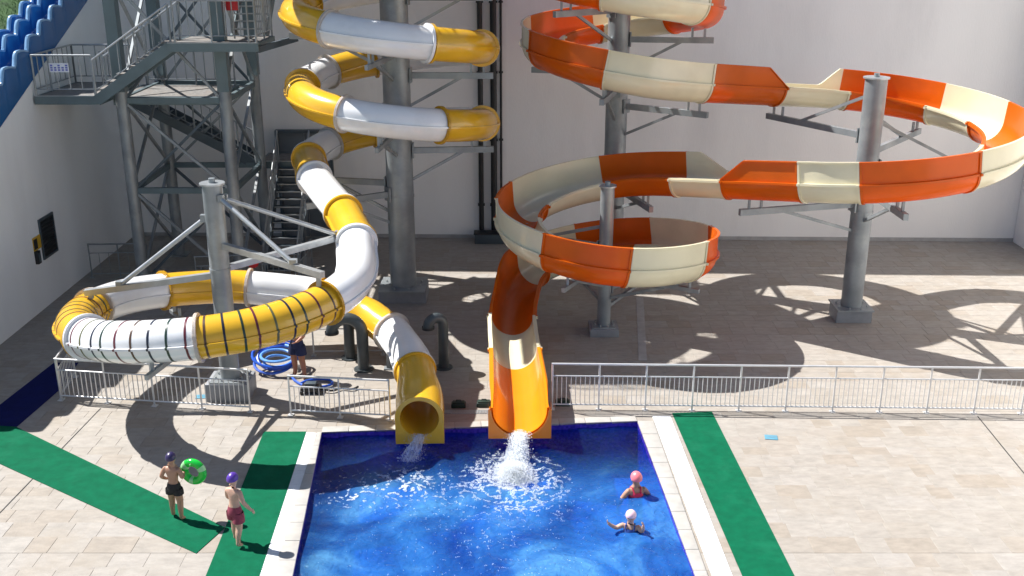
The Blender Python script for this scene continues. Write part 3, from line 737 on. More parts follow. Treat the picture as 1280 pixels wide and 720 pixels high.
# skirt plate that closes the exit down to a flat bottom
p, t, r, u = FO[-1]; mb = MB(); w = WO(LO); n = 24
top = [(-w - .065, .035)] + [(-w * cos(pi * k / n), -.0 - w * sin(pi * k / n)) for k in range(0, n + 1)] + [(w + .065, .035)]
bot = [(-w - .065, -w - .06)] + [(-w - .065 + (2 * w + .13) * (k / n), -w - .06) for k in range(0, n + 1)] + [(w + .065, -w - .06)]
for d in (.02, -.35):
    for x, y in top: mb.v.append(tuple(p + t * d + r * x + u * y))
    for x, y in bot: mb.v.append(tuple(p + t * d + r * x + u * y))
k_ = len(top)
for i in range(k_ - 1):
    mb.f.append((i, i + 1, k_ + i + 1, k_ + i)); mb.mi.append(0)
    mb.f.append((k_ + i, k_ + i + 1, 3 * k_ + i + 1, 3 * k_ + i)); mb.mi.append(0)
mb.f += [(0, k_, 3 * k_, 2 * k_), (k_ - 1, 3 * k_ - 1, 4 * k_ - 1, 2 * k_ - 1)]; mb.mi += [0, 0]
mb.build('exit_skirt', 'exit_orange', os_)
OEX = FO[-1][0]

# ---- blue lane slide on top of the left wall
bs = thing('lane_slide', 'blue multi-lane slide with scalloped dividers on the sloping left wall', 'water slide', (-14, 28, 0))
def scal(y):                                               # one scallop per .85 m: steep face towards the pool, rounded top
    f = ((y - 26.9) / .855) % 1.0
    return .33 * (sm(f / .26) - f) + .05 * sin(pi * f)
Y0, Y1 = 21.0, 36.0; NY = 240
def divider(x, name, outer=False, low=0):
    mb = MB()
    for i in range(NY + 1):
        y = Y0 + (Y1 - Y0) * i / NY; b = zl(y) + (.012 if outer else .1); tp = 6.42 + (y - 27.09) * .385 + scal(y) - .10 - low
        mb.v += [(x - .06, y, b), (x - .06, y, tp - .05), (x - .03, y, tp), (x + .03, y, tp), (x + .06, y, tp - .05), (x + .06, y, b)]
    for i in range(NY):
        for k in range(6): a = i * 6 + k; b = i * 6 + (k + 1) % 6; mb.f.append((a, b, b + 6, a + 6)); mb.mi.append(1 if k in (1, 2, 3) else 0)
    return mb.build(name, ['blues', 'bluerim'], bs)
XD = (-13.06, -13.68, -14.26)
for k, x in enumerate(XD): divider(x, 'side_panel' if k in (0, 2) else 'divider', k == 0, (0, 0, .28)[k])
for k in range(2):
    mb = MB()
    for i in range(NY + 1):
        y = Y0 + (Y1 - Y0) * i / NY; z = 6.42 + (y - 27.09) * .385 - .80 + .8 * scal(y)
        mb.v += [(XD[k] - .055, y, z + .1), (XD[k] - .2, y, z), (XD[k + 1] + .2, y, z), (XD[k + 1] + .055, y, z + .1)]
    for i in range(NY):
        for q in range(3): a = i * 4 + q; mb.f.append((a, a + 1, a + 5, a + 4)); mb.mi.append(0)
    mb.build('lane', 'blues', bs)

# ================================================================== COLUMNS WITH THEIR ARMS
def column(label, x, y, r, zt, pl, mat_='steel', cap=True):
    c = thing('support_column', label, 'column', (x, y, 0), 0, 'steel columns carrying the slides')
    ph = pl[2]
    MB().box((x - pl[0] / 2, y - pl[1] / 2, -.012), (x + pl[0] / 2, y + pl[1] / 2, ph)).build('plinth', 'plinth', c, bevel=.02)
    MB().box((x - r * 1.75, y - r * 1.75, ph), (x + r * 1.75, y + r * 1.75, ph + .03)).build('base_plate', mat_, c)
    for a in range(8):
        bx, by = x + r * 1.45 * cos(a * pi / 4 + .39), y + r * 1.45 * sin(a * pi / 4 + .39)
        b = MB().cyl((bx, by), .022, ph + .03, ph + .08, 6); b.build('bolt', 'galv', c)
    MB().cyl((x, y), r, ph + .03, zt, 32).build('shaft', mat_, c)
    z = 3.0
    while z < zt - 1.2:                                   # flanged joints of the shaft
        MB().cyl((x, y), r + .012, z - .03, z + .03, 32).build('joint_band', mat_, c); z += 3.4
    if cap:
        cp = MB().cyl((x, y), r + .05, zt, zt + .035, 32).build('cap_plate', 'galv', c)
        MB().cyl((x, y), .07, zt + .035, zt + .13, 12).build('lifting_lug', 'steel', cp)
    c['r'] = r
    return c
def arm(c, p, z, brace=-.8, wd=.12, ht=.16, saddle=None, m='steel', bf=.62):
    x, y = c.location.x, c.location.y; r = c['r']
    d = Vector((p[0] - x, p[1] - y, 0)); L = d.length; d.normalize()
    a = Vector((x, y, z)) + d * (r - .01); b = Vector((p[0], p[1], z)) + d * .30
    ar = MB().beam(a, b, wd, ht).build('arm', m, c)
    MB().beam(a + d * .01, a + d * .05, ht * 2.0, ht * 2.4).build('end_plate', m, ar)
    e = a + (b - a) * bf
    st = MB().beam(Vector((x, y, z + brace)) + d * (r - .01), e + Vector((0, 0, .05 if brace > 0 else -.05)), .075, .075).build('brace', m, c)
    if saddle:
        for k in (-.34, .0):
            q = Vector((p[0], p[1], 0)) + d * (k + .05)
            MB().beam((q.x, q.y, z + ht / 2), (q.x, q.y, saddle), .06, .06).build('saddle_post', m, c)
    return ar
c1 = column('thick grey steel column inside the coils of the yellow and white tube', -3.09, 28.2, .37, 12.0, (1.35, 1.0, .38))
for s in (13.2, 19.0, 26.6, 34.3, 41.4, 49.7, 56.7): p = PY[int(s / .08)]; arm(c1, p, p[2] - RT - .30, saddle=p[2] - RT + .02)
for s in (30.3, 38.0, 45.6, 53.4): p = PY[int(s / .08)]; arm(c1, p, p[2] - RT - .30, saddle=p[2] - RT + .02, brace=-.6, wd=.09, ht=.12)
p = PY[int(58.6 / .08)]; arm(c1, p, p[2] - RT - .3, saddle=p[2] - RT + .05)
c3 = column('tall grey column behind the rear coils of the orange and cream slide', 2.98, 29.85, .31, 12.0, (1.2, .9, .3))
for s in (12.8, 18.0, 25.0, 28.4, 22.0, 31.2): p = PO[int(s / .08)]; arm(c3, p, p[2] - .85, saddle=p[2] - .52)
p = PO[int(52.8 / .08)]; arm(c3, p, p[2] - .85, saddle=p[2] - .52, brace=-.6)
c4 = column('grey capped column on a dark plinth inside the wide right loop of the orange slide', 9.15, 26.5, .275, 6.44, (.95, .7, .36))
for s, bz in ((33.9, 1.0), (38.2, .9), (41.2, 1.1), (46.2, -.8), (49.9, -.7)): p = PO[int(s / .08)]; arm(c4, p, p[2] - .85, brace=bz, saddle=p[2] - .52)
c5 = column('slim short grey column standing inside the lowest orange and cream loop', 2.39, 25.5, .175, 3.9, (.75, .75, .2))
for s, bz in ((56.6, .5), (60.2, -.6), (66.5, -.5), (63.6, -.6), (69.0, .8)): p = PO[int(s / .08)]; arm(c5, p, p[2] - .8, brace=bz, saddle=p[2] - .5, wd=.09, ht=.11)
c2 = column('grey capped column with tie rods in the middle of the low striped tube loop', -6.35, 21.62, .215, 4.88, (.95, .8, .42))
def hung_arm(c, p, z0, z1, zt, wd=.13, ht=.13, drop=.0, f=.75):
    """arm held from above by a tie rod to the column head; a hanger drops to the tube flange"""
    x, y = c.location.x, c.location.y; r = c['r']
    d = Vector((p[0] - x, p[1] - y, 0)).normalized()
    a = Vector((x, y, z0)) + d * (r - .01); b = Vector((p[0], p[1], z1)) + d * .12
    ar = MB().beam(a, b, wd, ht).build('arm', 'galv', c)
    e = a + (b - a) * f
    rod = MB().tube([Vector((x, y, zt)) + d * (r - .02), e + Vector((0, 0, ht / 2))], .052, 10).build('tie_rod', 'galv', c)
    MB().box((e.x - .07, e.y - .07, e.z + ht / 2), (e.x + .07, e.y + .07, e.z + ht / 2 + .09)).build('bracket', 'steel', rod)
    q = Vector((x, y, zt)) + d * (r + .03)
    MB().box((q.x - .06, q.y - .06, q.z - .09), (q.x + .06, q.y + .06, q.z + .07)).build('bracket', 'steel', rod)
    if drop: MB().beam((p[0], p[1], z1), (p[0], p[1], drop), .09, .09).build('hanger', 'steel', c)
p = PY[int(73.6 / .08)]; hung_arm(c2, (p[0] + .22, p[1] - .04), 2.85, p[2] + .52, 4.15, drop=p[2] + RT - .03, f=.72)
p = PY[int(66.0 / .08)]; hung_arm(c2, (p[0], p[1]), 3.55, p[2] + .68, 4.62, drop=p[2] + RT - .03, f=.72)
p = PY[int(62.7 / .08)]; hung_arm(c2, (p[0] - .35, p[1]), 3.0, p[2] + .1, 4.55, f=.93)
p = PY[int(76.4 / .08)]; arm(c2, p, p[2] - RT - .22, saddle=p[2] - RT + .02, brace=.55, wd=.08, ht=.09)
p = PY[int(69.6 / .08)]; arm(c2, p, p[2] - RT - .22, saddle=p[2] - RT + .02, brace=-.5, wd=.08, ht=.1)
# low prop under the last bend of the tube and under the straight chute
for nm, p, rr in (('steel prop under the last white bend of the yellow tube', PY[int(82.6 / .08)], RT), ('steel prop under the straight foot of the orange slide', PO[int(74.0 / .08)], .55)):
    t = thing('slide_prop', nm, 'prop', (p[0], p[1], 0))
    MB().box((p[0] - .25, p[1] - .1, -.01), (p[0] + .25, p[1] + .1, .03)).build('base_plate', 'steel', t)
    for k in (-.15, .15): MB().beam((p[0] + k, p[1], .03), (p[0] + k, p[1], max(.1, p[2] - rr + .04)), .08, .08).build('leg', 'steel', t)

# ================================================================== STAIR TOWER
tw = thing('stair_tower', 'teal grey steel stair tower with landings and braces in the left rear corner', 'stair tower', (-9.4, 30.7, 0))
TX0, TX1, TY0, TY1 = -10.78, -7.92, 29.0, 32.4
LEGS = [(TX0, TY0), (TX1, TY0), (TX1, TY1), (TX0, TY1)]
def P3(q, z): return (q[0], q[1], z)
for i, q in enumerate(LEGS):
    MB().cyl(q, .17, .03, 5.75, 20).build('leg', 'steel', tw)
    MB().box((q[0] - .16, q[1] - .16, 5.75), (q[0] + .16, q[1] + .16, 12.0)).build('leg', 'teal_steel', tw)
    MB().box((q[0] - .3, q[1] - .3, -.012), (q[0] + .3, q[1] + .3, .03)).build('base_plate', 'steel', tw)
LV = [.25, 2.95, 5.5, 8.75, 11.85]
for k in range(4):
    q, s = LEGS[k], LEGS[(k + 1) % 4]
    d = Vector((s[0] - q[0], s[1] - q[1], 0)).normalized() * .15
    for z in LV[1:]:
        MB().beam((q[0] + d.x, q[1] + d.y, z), (s[0] - d.x, s[1] - d.y, z), .12, .16).build('crossbeam', 'teal_steel', tw)
    for z0, z1 in zip(LV, LV[1:]):
        m_ = 'galv' if k in (1, 3) else 'steel_dark'
        o2 = Vector((-d.y, d.x, 0)) * .25
        MB().beam(Vector(P3(q, z0 + .1)) + d + o2, Vector(P3(s, z1 - .1)) - d + o2, .075, .075).build('brace', m_, tw)
        MB().beam(Vector(P3(s, z0 + .1)) - d - o2, Vector(P3(q, z1 - .1)) + d - o2, .075, .075).build('brace', 'steel', tw)
def landing(x0, y0, x1, y1, z, name='landing', m='grating', boards=0):
    l = MB().box((x0 + .05, y0 + .05, z - .03), (x1 - .05, y1 - .05, z)).build(name, m, tw)
    for a, b in (((x0, y0 + .03, z - .1), (x1, y0 + .03, z - .1)), ((x0, y1 - .03, z - .1), (x1, y1 - .03, z - .1)), ((x0 + .03, y0 + .06, z - .1), (x0 + .03, y1 - .06, z - .1)), ((x1 - .03, y0 + .06, z - .1), (x1 - .03, y1 - .06, z - .1))):
        MB().beam(a, b, .06, .22).build('edge_beam', 'teal_steel', l)
    MB().box((x0, y0 - .004, z + .012), (x1, y0 + .05, z + .03)).build('nosing', 'galv', l)
    nb = int((x1 - x0) / .6)
    for k in range(1, nb): MB().beam((x0 + k * (x1 - x0) / nb, y0 + .06, z - .10), (x0 + k * (x1 - x0) / nb, y1 - .06, z - .10), .05, .12).build('joist', 'steel_dark', l)
    return l
def railing(pts, h=1.1, gap=.22, infill=True, rail_m='galv', post_m='steel', parent=None):
    """top rail, mid rail, a post at each corner and upright bars between"""
    par = parent or tw
    r = MB().tube([(p[0], p[1], p[2] + h) for p in pts], .025, 8).build('handrail', rail_m, par)
    MB().tube([(p[0], p[1], p[2] + h * .18) for p in pts], .016, 6).build('lower_rail', post_m, par)
    for p, q in zip(pts, pts[1:]):
        L = math.dist(p, q); n = max(1, int(round(L / gap)))
        for k in range(n + (q == pts[-1])):
            a = lerp(p, q, k / n); main = k % 5 == 0 or k == n
            rr = .028 if main else .014
            mb = MB().tube([(a[0], a[1], a[2] + (0 if main else h * .18)), (a[0], a[1], a[2] + h)], rr, 6)
            mb.build('post' if main else 'baluster', post_m, par)
def flight(p, q, wd, side=Vector((0, 1, 0)), n=None, rail=(True, True), m='teal_steel', tread_m='grating'):
    p = Vector(p); q = Vector(q); n = n or int(abs(q.z - p.z) / .185)
    s = side.normalized() * wd
    for k, o in enumerate((Vector(), s)):
        MB().beam(p + o + Vector((0, 0, -.08)), q + o + Vector((0, 0, -.08)), .06, .28).build('stringer', m, tw)
    run = (q - p) / n
    flat = Vector((run.x, run.y, 0)); fn = flat.normalized() if flat.length else Vector((1, 0, 0))
    for k in range(n):
        c = p + run * (k + .5); c.z = p.z + (q.z - p.z) * (k + 1) / n - .1 * 0
        a = c + s * .03; b = c + s * .97; w2 = max(.24, flat.length * 1.05)
        t = MB().beam(a, b, w2, .035).build('tread', tread_m, tw)
        e = fn * (-w2 / 2 if q.z > p.z else w2 / 2)
        MB().beam(a + e + Vector((0, 0, .012)), b + e + Vector((0, 0, .012)), .03, .03).build('nosing', 'galv', t)
    for k, o in enumerate((Vector(), s)):
        if rail[k]: railing([tuple(p + o), tuple(q + o)], 1.0, .3)
# landing at the height of the blue slide, the floor inside the tower, the upper landing
landing(-12.95, 28.45, -11.15, 31.3, 5.68)
landing(-11.1, 29.2, -8.2, 31.7, 5.55, name='landing')
landing(-9.1, 28.15, -6.7, 30.2, 7.12)
landing(-8.0, 32.5, -6.3, 33.9, 3.02)
railing([(-12.9, 31.2, 5.68), (-12.9, 28.5, 5.68), (-11.3, 28.5, 5.68)], 1.1, .34)
railing([(-11.2, 31.2, 5.68), (-12.9, 31.2, 5.68)], 1.1, .34)
railing([(-8.9, 28.2, 7.12), (-6.75, 28.2, 7.12), (-6.75, 30.1, 7.12)], 1.1, .2)
railing([(-10.9, 31.6, 5.55), (-8.3, 31.6, 5.55)], 1.0, .3)
flight((-11.2, 28.3, 5.68), (-9.05, 28.3, 7.12), .85)
flight((-12.4, 32.0, 5.5), (-8.05, 32.4, 3.02), .95, rail=(True, False), m='steel_dark', tread_m='steel_dark')
flight((-7.35, 32.45, 3.02), (-7.35, 29.55, .12), 1.0, side=Vector((1, 0, 0)), m='steel_dark', tread_m='steel_dark')
flight((-7.9, 30.2, 7.12), (-7.9, 32.9, 9.4), .95, side=Vector((1, 0, 0)), m='teal_steel')
MB().beam((-6.75, 28.3, 6.95), (-5.9, 29.3, 7.15), .12, .16).build('bracket', 'steel_dark', tw)
# unseen slide-start deck with its rail; outline and gaps shaped for the shade it casts
dk = MB().box((-8.2, 25.9, 12.03), (-5.4, 29.2, 12.1)).box((-8.2, 29.2, 12.03), (-1.75, 31.2, 12.1)).box((-8.2, 31.2, 12.03), (-5.3, 33.6, 12.1)).box((-3.5, 31.2, 12.03), (-1.75, 32.8, 12.1)).box((-5.3, 32.2, 12.03), (-3.5, 32.8, 12.1)).box((-5.3, 32.8, 12.03), (-3.3, 33.6, 12.1)).build('deck', 'grating', tw)
for yy in (29.3, 30.1, 30.9, 32.4): MB().beam((-10.9, yy, 11.95), (-1.75, yy, 11.95), .12, .16).build('deck_beam', 'teal_steel', dk)
MB().beam((-8.1, 25.95, 11.95), (-8.1, 29.2, 11.95), .12, .16).beam((-5.5, 25.95, 11.95), (-5.5, 29.2, 11.95), .12, .16).build('deck_beam', 'teal_steel', dk)
railing([(-8.1, 26.0, 12.1), (-5.5, 26.0, 12.1), (-5.5, 29.3, 12.1), (-1.85, 29.3, 12.1)], 1.1, .25)
# lower start platform of the open slide, hung from the deck
ld = MB().box((-3.0, 31.6, 8.5), (-.7, 33.4, 8.56)).build('start_platform', 'grating', tw)
for x, yy in ((-2.9, 31.7), (-1.85, 31.7), (-2.9, 32.6), (-1.85, 32.6)): MB().beam((x, yy, 8.45), (x, yy, 12.03), .1, .1).build('hanger', 'teal_steel', ld)
railing([(-2.9, 31.65, 8.56), (-1.2, 31.65, 8.56)], 1.1, .25)
# the little notice on the landing rail and two red boxes
sg = thing('notice_board', 'small white notice with blue print tied to the left landing rail', 'sign', (-12.15, 28.42, 6.4))
MB().box((-12.42, 28.435, 6.34), (-11.9, 28.45, 6.58)).build('board', 'signw', sg, smooth=False)
mb = MB()
for k in range(5):
    for j in range(2 if k % 2 else 3): mb.box((-12.39 + k * .1, 28.429, 6.38 + j * .06), (-12.33 + k * .1, 28.4345, 6.42 + j * .06))
mb.build('print', 'signb', sg, smooth=False)
rb = thing('fire_box', 'red box fixed beside the upper stair flight at the top of the picture', 'box', (-7.55, 29.2, 7.85))
MB().box((-7.72, 29.12, 7.9), (-7.42, 29.28, 8.25)).build('body', 'red', rb, bevel=.015)
MB().box((-7.69, 29.113, 7.94), (-7.45, 29.122, 8.21)).build('door', 'red', rb, bevel=.004)
MB().tube([(-7.57, 29.2, 7.15), (-7.57, 29.2, 7.9)], .025, 8).build('post', 'galv', rb)
rd = thing('red_disc', 'red round disc hanging on the railing at the foot of the tower stairs', 'disc', (-7.35, 29.0, 1.1))
# railings round the stair foot and along the left wall: things of their own on the ground
def fence(label, A, B, h, bay=1.0, bars=10, m='fence', name='guard_fence', group=None, low=.12, upper=.74, cat='fence', foot=True):
    d = Vector((B[0] - A[0], B[1] - A[1])); L = d.length
    f = thing(name, label, cat, (A[0], A[1], 0), math.atan2(d.y, d.x), group)
    MB().tube([(-.02, 0, h), (L + .02, 0, h)], .024, 10).build('top_rail', m, f, local=True)
    for zz, rr in ((h * upper, .016), (low, .018)): MB().tube([(0, 0, zz), (L, 0, zz)], rr, 8).build('rail', m, f, local=True)
    n = max(1, int(round(L / bay))); b = L / n
    pp = MB().tube([(0, 0, 0), (0, 0, h)], .022, 8).build('post', m, f, local=True)
    bp = MB().tube([(0, 0, low), (0, 0, h * upper)], .0095, 6).build('baluster', m, f, local=True)
    fp = MB().box((-.06, -.06, 0), (.06, .06, .016)).build('foot_plate', m, pp, local=True)
    bp.location = (b / (bars + 1), 0, 0)
    for i in range(n + 1):
        o = pp if i == 0 else inst(pp, f, (i * b, 0, 0))
        if i: inst(fp, o)
        if i < n:
            for k in range(1, bars + 1):
                if i or k > 1: inst(bp, f, (i * b + k * b / (bars + 1), 0, 0))
    return f
fence('long grey steel guard fence from the orange chute to the right edge', (.88, 20.86), (12.1, 20.6), 1.08, 1.0, 9, group='steel guard fences by the pool')
fence('grey guard fence in front of the low striped tube loop', (-10.1, 21.32), (-5.72, 20.72), 1.0, 1.08, 9, group='steel guard fences by the pool')
fence('short grey fence return running back behind the left fence corner', (-10.1, 21.36), (-10.28, 22.6), 1.0, 1.2, 10, group='steel guard fences by the pool')
fence('grey guard fence just left of the yellow exit mouth', (-4.8, 20.56), (-2.62, 20.32), .93, 1.05, 9, group='steel guard fences by the pool')
fence('dim grey railing against the foot of the left wall', (-12.7, 30.0), (-11.0, 30.1), 1.05, .85, 2, m='steel', group='railings at the tower foot')
fence('grey railing in front of the lowest tower stairs', (-9.1, 28.6), (-6.3, 28.9), 1.1, .93, 5, m='steel', group='railings at the tower foot')
fence('short grey railing beside the bottom step of the tower stairs', (-6.2, 29.0), (-6.1, 30.4), 1.1, .7, 4, m='steel', group='railings at the tower foot')
pole = fence('low plain rail behind the curved feed pipes', (-4.9, 23.9), (-3.2, 23.95), .95, .85, 0, m='galv', name='plain_rail', cat='rail')
mb = MB().tube([(-7.45, 28.62, .92), (-7.45, 28.655, .92)], .17, 20); mb.build('disc', 'red', rd)
MB().tube([(-7.45, 28.66, 1.0), (-7.45, 28.72, 1.12)], .015, 6).build('hook', 'galv', rd)
rd.location = rd.location

# ================================================================== WALL FITTINGS
vp = thing('wall_vent', 'dark framed vent opening in the left wall', 'vent', (-13, 28.1, 1.3))
MB().box((-13.0, 27.69, 1.36), (-12.985, 28.53, 2.4)).build('opening', 'dglass', vp, smooth=False)
for a, b in (((27.65, 1.3), (27.7, 2.44)), ((28.52, 1.3), (28.57, 2.44)), ((27.7, 1.3), (28.52, 1.36)), ((27.7, 2.38), (28.52, 2.44))): MB().box((-13.0, a[0], a[1]), (-12.95, b[0], b[1])).build('frame', 'steel_dark', vp)
for k in range(9): MB().beam((-12.97, 27.7, 1.42 + k * .11), (-12.97, 28.52, 1.42 + k * .11), .03, .045).build('slat', 'black', vp)
s1 = thing('warning_sign', 'small yellow and black sign left of the vent', 'sign', (-13, 27.4, 1.9))
MB().box((-13, 27.18, 1.68), (-12.98, 27.64, 2.05)).build('plate', 'signy', s1, smooth=False)
MB().box((-12.98, 27.2, 1.72), (-12.975, 27.42, 2.0)).build('symbol', 'black', s1, smooth=False)
s2 = thing('switch_box', 'small dark switch box on the left wall under the yellow sign', 'box', (-13, 27.25, 1.4))
MB().box((-13, 27.17, 1.32), (-12.9, 27.36, 1.68)).build('body', 'black', s2, bevel=.015); MB().box((-12.9, 27.2, 1.38), (-12.893, 27.33, 1.62)).build('cover', 'steel_dark', s2)
def wally(x): return WA[1] + (WB[1] - WA[1]) * (x - WA[0]) / (WB[0] - WA[0])
for x, r, lab in ((-1.03, .085, 'black drainpipe on the rear wall, left of its pair'), (-.60, .105, 'thick black drainpipe on the rear wall, middle of the three'), (-.36, .04, 'thin black conduit right of the drainpipes on the rear wall')):
    yy = wally(x) - r - .04
    d = thing('wall_pipe', lab, 'pipe', (x, yy, 0), 0, 'black pipes down the rear wall')
    MB().tube([(x, yy, .05), (x, yy, 12.2)], r, 14).build('pipe', 'black', d)
    for z in (1.2, 3.4, 5.6, 7.8, 10): MB().box((x - r - .03, yy - r * .5, z - .03), (x + r + .03, wally(x) + .01, z + .03)).build('bracket', 'black', d)
bx = thing('pipe_box', 'low dark box at the foot of the black wall pipes', 'box', (-.7, 33.6, 0))
MB().box((-1.25, 33.55, 0), (-.15, 34.0, .32)).build('body', 'steel_dark', bx, bevel=.02); MB().box((-1.28, 33.52, .32), (-.12, 34.03, .36)).build('lid', 'black', bx, bevel=.01)
dr_ = thing('service_door', 'wide dark grey steel service door in the rear wall behind the tower stairs', 'door', (-6.9, 34.3, 0))
for k in range(2):
    x0 = -7.75 + k * .86; lf = MB().box((x0, wally(x0) - .05, .02), (x0 + .84, wally(x0), 3.6)).build('leaf', 'door', dr_, bevel=.006)
    MB().box((x0 + (.7 if k == 0 else .08), wally(x0) - .1, 1.0), (x0 + (.76 if k == 0 else .14), wally(x0) - .05, 1.25)).build('handle', 'galv', lf)
for a, b in (((-7.83, .0), (-7.755, 3.7)), ((-6.045, .0), (-5.97, 3.7)), ((-7.755, 3.61), (-6.045, 3.7))): MB().box((a[0], 34.24, a[1]), (b[0], 34.36 + .1, b[1])).build('frame', 'steel_dark', dr_)
wb_ = thing('junction_box', 'small pale junction box on the rear wall beside the tall column', 'box', (4.2, 34.1, 2.0))
MB().box((4.1, 34.05, 1.9), (4.75, 34.22, 2.4)).build('body', 'galv', wb_, bevel=.01); MB().box((4.14, 34.04, 1.94), (4.71, 34.05, 2.36)).build('cover', 'steel', wb_)

# ================================================================== PIPES, HOSE, SMALL THINGS
def hook(label, base, out, h, r, rb):
    t = thing('feed_pipe', label, 'pipe', (base[0], base[1], 0), 0, 'dark curved feed pipes')
    o = Vector((out[0], out[1], 0)).normalized(); b = Vector((base[0], base[1], 0))
    pts = [b + Vector((0, 0, z * h / 6)) for z in range(7)]
    pts += [b + Vector((0, 0, h)) + o * rb * (1 - cos(a)) + Vector((0, 0, rb * sin(a))) for a in [pi * k / 14 for k in range(1, 14)]]
    e = pts[-1] + Vector((0, 0, -.1)); pts.append(e)
    MB().tube(pts, r, 18, caps=False).build('pipe', 'rubber', t)
    n = MB(); n.tube([e + Vector((0, 0, .06)), e], r + .025, 18, caps=False); n.tube([e + Vector((0, 0, .06)), e + Vector((0, 0, .0))], r - .02, 18); n.build('mouth', 'black', t)
    MB().cyl(base, r * 1.7, 0.0, .03, 20).build('base_flange', 'rubber', t)
hook('dark curved feed pipe left of the last white bend, arching left', (-3.55, 23.05), (-1, -.05), .95, .14, .36)
hook('dark curved feed pipe half hidden behind the arching one', (-3.98, 23.75), (-1, .1), .92, .13, .16)
hook('dark curved feed pipe right of the last white bend', (-1.64, 23.15), (-.9, -.45), 1.12, .125, .19)
def coil(c, rr, turns, r, dz, seed, tilt=.0):
    q = random.Random(seed); pts = []
    n = int(turns * 26)
    for k in range(n + 1):
        a = 2 * pi * k / 26; rad = rr * (1 + .10 * sin(a * .37 + seed)) + .03 * sin(a * 1.7)
        pts.append((c[0] + rad * cos(a), c[1] + rad * .8 * sin(a), .05 + dz * k / n + .05 * (1 + sin(a * .9 + seed)) + tilt * (1 + sin(a))))
    return pts
hs = thing('hose_coil', 'loose coil of blue vacuum hose on the paving under the striped tube', 'hose', (-5.6, 22.9, 0))
MB().tube(coil((-5.62, 23.0), .50, 3.2, .030, .22, 1, .14), .034, 8).build('hose', 'hose', hs)
MB().tube(coil((-5.56, 22.93), .38, 2.2, .030, .30, 4, .10), .034, 8).build('hose', 'hosel', hs)
tail = catmull([(-5.2, 22.6, .05), (-5.05, 22.3, .04), (-4.75, 22.0, .04), (-4.4, 21.9, .06), (-4.15, 22.1, .05), (-4.3, 22.35, .05), (-4.7, 22.3, .06), (-4.9, 22.1, .05)], .06)
MB().tube(tail, .03, 8).build('tail', 'hose', hs)
pc = thing('pool_cleaner', 'dark pool vacuum head with hoses lying behind the middle fence', 'pool cleaner', (-4.55, 21.75, 0))
MB().box((-4.8, 21.6, .06), (-4.35, 21.9, .16)).build('body', 'black', pc, bevel=.03); MB().box((-4.7, 21.68, .16), (-4.45, 21.85, .24)).build('motor', 'steel_dark', pc, bevel=.02)
for x in (-4.77, -4.38):
    for yy in (21.62, 21.88): MB().tube([(x - .03, yy, .05), (x + .03, yy, .05)], .05, 12).build('wheel', 'black', pc)
MB().tube(catmull([(-4.35, 21.75, .1), (-4.1, 21.7, .06), (-3.9, 21.85, .05), (-3.65, 21.8, .05), (-3.5, 22.0, .05)], .08), .025, 8).build('hose', 'black', pc)
for x, y_, lab in ((-1.18, 20.98, 'dark green valve box right of the yellow exit mouth'), (-.62, 21.02, 'dark green valve box left of the orange chute foot'), (1.12, 20.98 + .1, 'dark green valve box right of the orange chute foot')):
    v = thing('valve_box', lab, 'valve box', (x, y_, 0), 0, 'dark green valve boxes beside the exits')
    MB().box((x - .16, y_ - .09, 0), (x + .16, y_ + .09, .10)).build('body', 'dkgreen', v, bevel=.02); MB().box((x - .13, y_ - .07, .10), (x + .13, y_ + .07, .13)).build('lid', 'dkgreen', v, bevel=.01)
    MB().tube([(x - .05, y_, .13), (x - .05, y_, .165), (x + .05, y_, .165), (x + .05, y_, .13)], .01, 6).build('handle', 'black', v)
for x, y_, rz, lab in ((-7.0, 21.5, .1, 'flat pale blue plate on the paving behind the left fence'), (5.38, 19.5, -.15, 'flat pale blue square on the paving right of the green mat')):
    v = thing('access_plate', lab, 'plate', (x, y_, 0), rz); MB().box((-.13, -.10, .001), (.13, .10, .012)).build('plate', 'tray', v, local=True, bevel=.003)
    MB().box((-.09, -.004, .012), (.09, .004, .016)).build('handle_bar', 'galv', v, local=True)

# ================================================================== PEOPLE
BASE = dict(
    pelvis=((0, 0, .66), .098, .078), belly=((0, .005, .78), .088, .070), chest=((0, 0, .91), .108, .078), upch=((0, -.005, 1.0), .100, .068),
    neckb=((0, -.005, 1.065), .052, .048), neck=((0, .005, 1.105), .042, .042), jaw=((0, .022, 1.155), .058, .062), head=((0, .010, 1.225), .078, .092), crown=((0, .0, 1.29), .052, .06),
    nose=((0, .112, 1.185), .012, .012), earL=((-.086, .0, 1.185), .014, .010), earR=((.086, .0, 1.185), .014, .010),
    shL=((-.128, -.005, 1.015), .046, .046), elL=((-.17, -.015, .83), .034, .034), wrL=((-.185, .03, .665), .022, .024), paL=((-.19, .045, .610), .014, .026),
    shR=((.128, -.005, 1.015), .046, .046), elR=((.17, -.015, .83), .034, .034), wrR=((.185, .03, .665), .022, .024), paR=((.19, .045, .610), .014, .026),
    hipL=((-.066, 0, .625), .080, .080), knL=((-.072, .02, .35), .047, .050), caL=((-.074, -.008, .24), .043, .047), anL=((-.075, -.012, .065), .028, .030), heL=((-.076, -.028, .028), .026, .026), toL=((-.088, .085, .022), .030, .020),
    hipR=((.066, 0, .625), .080, .080), knR=((.072, .02, .35), .047, .050), caR=((.074, -.008, .24), .043, .047), anR=((.075, -.012, .065), .028, .030), heR=((.076, -.028, .028), .026, .026), toR=((.088, .085, .022), .030, .020))
EDG = [('pelvis', 'belly'), ('belly', 'chest'), ('chest', 'upch'), ('upch', 'neckb'), ('neckb', 'neck'), ('neck', 'jaw'), ('jaw', 'head'), ('head', 'crown'), ('head', 'nose'), ('head', 'earL'), ('head', 'earR')]
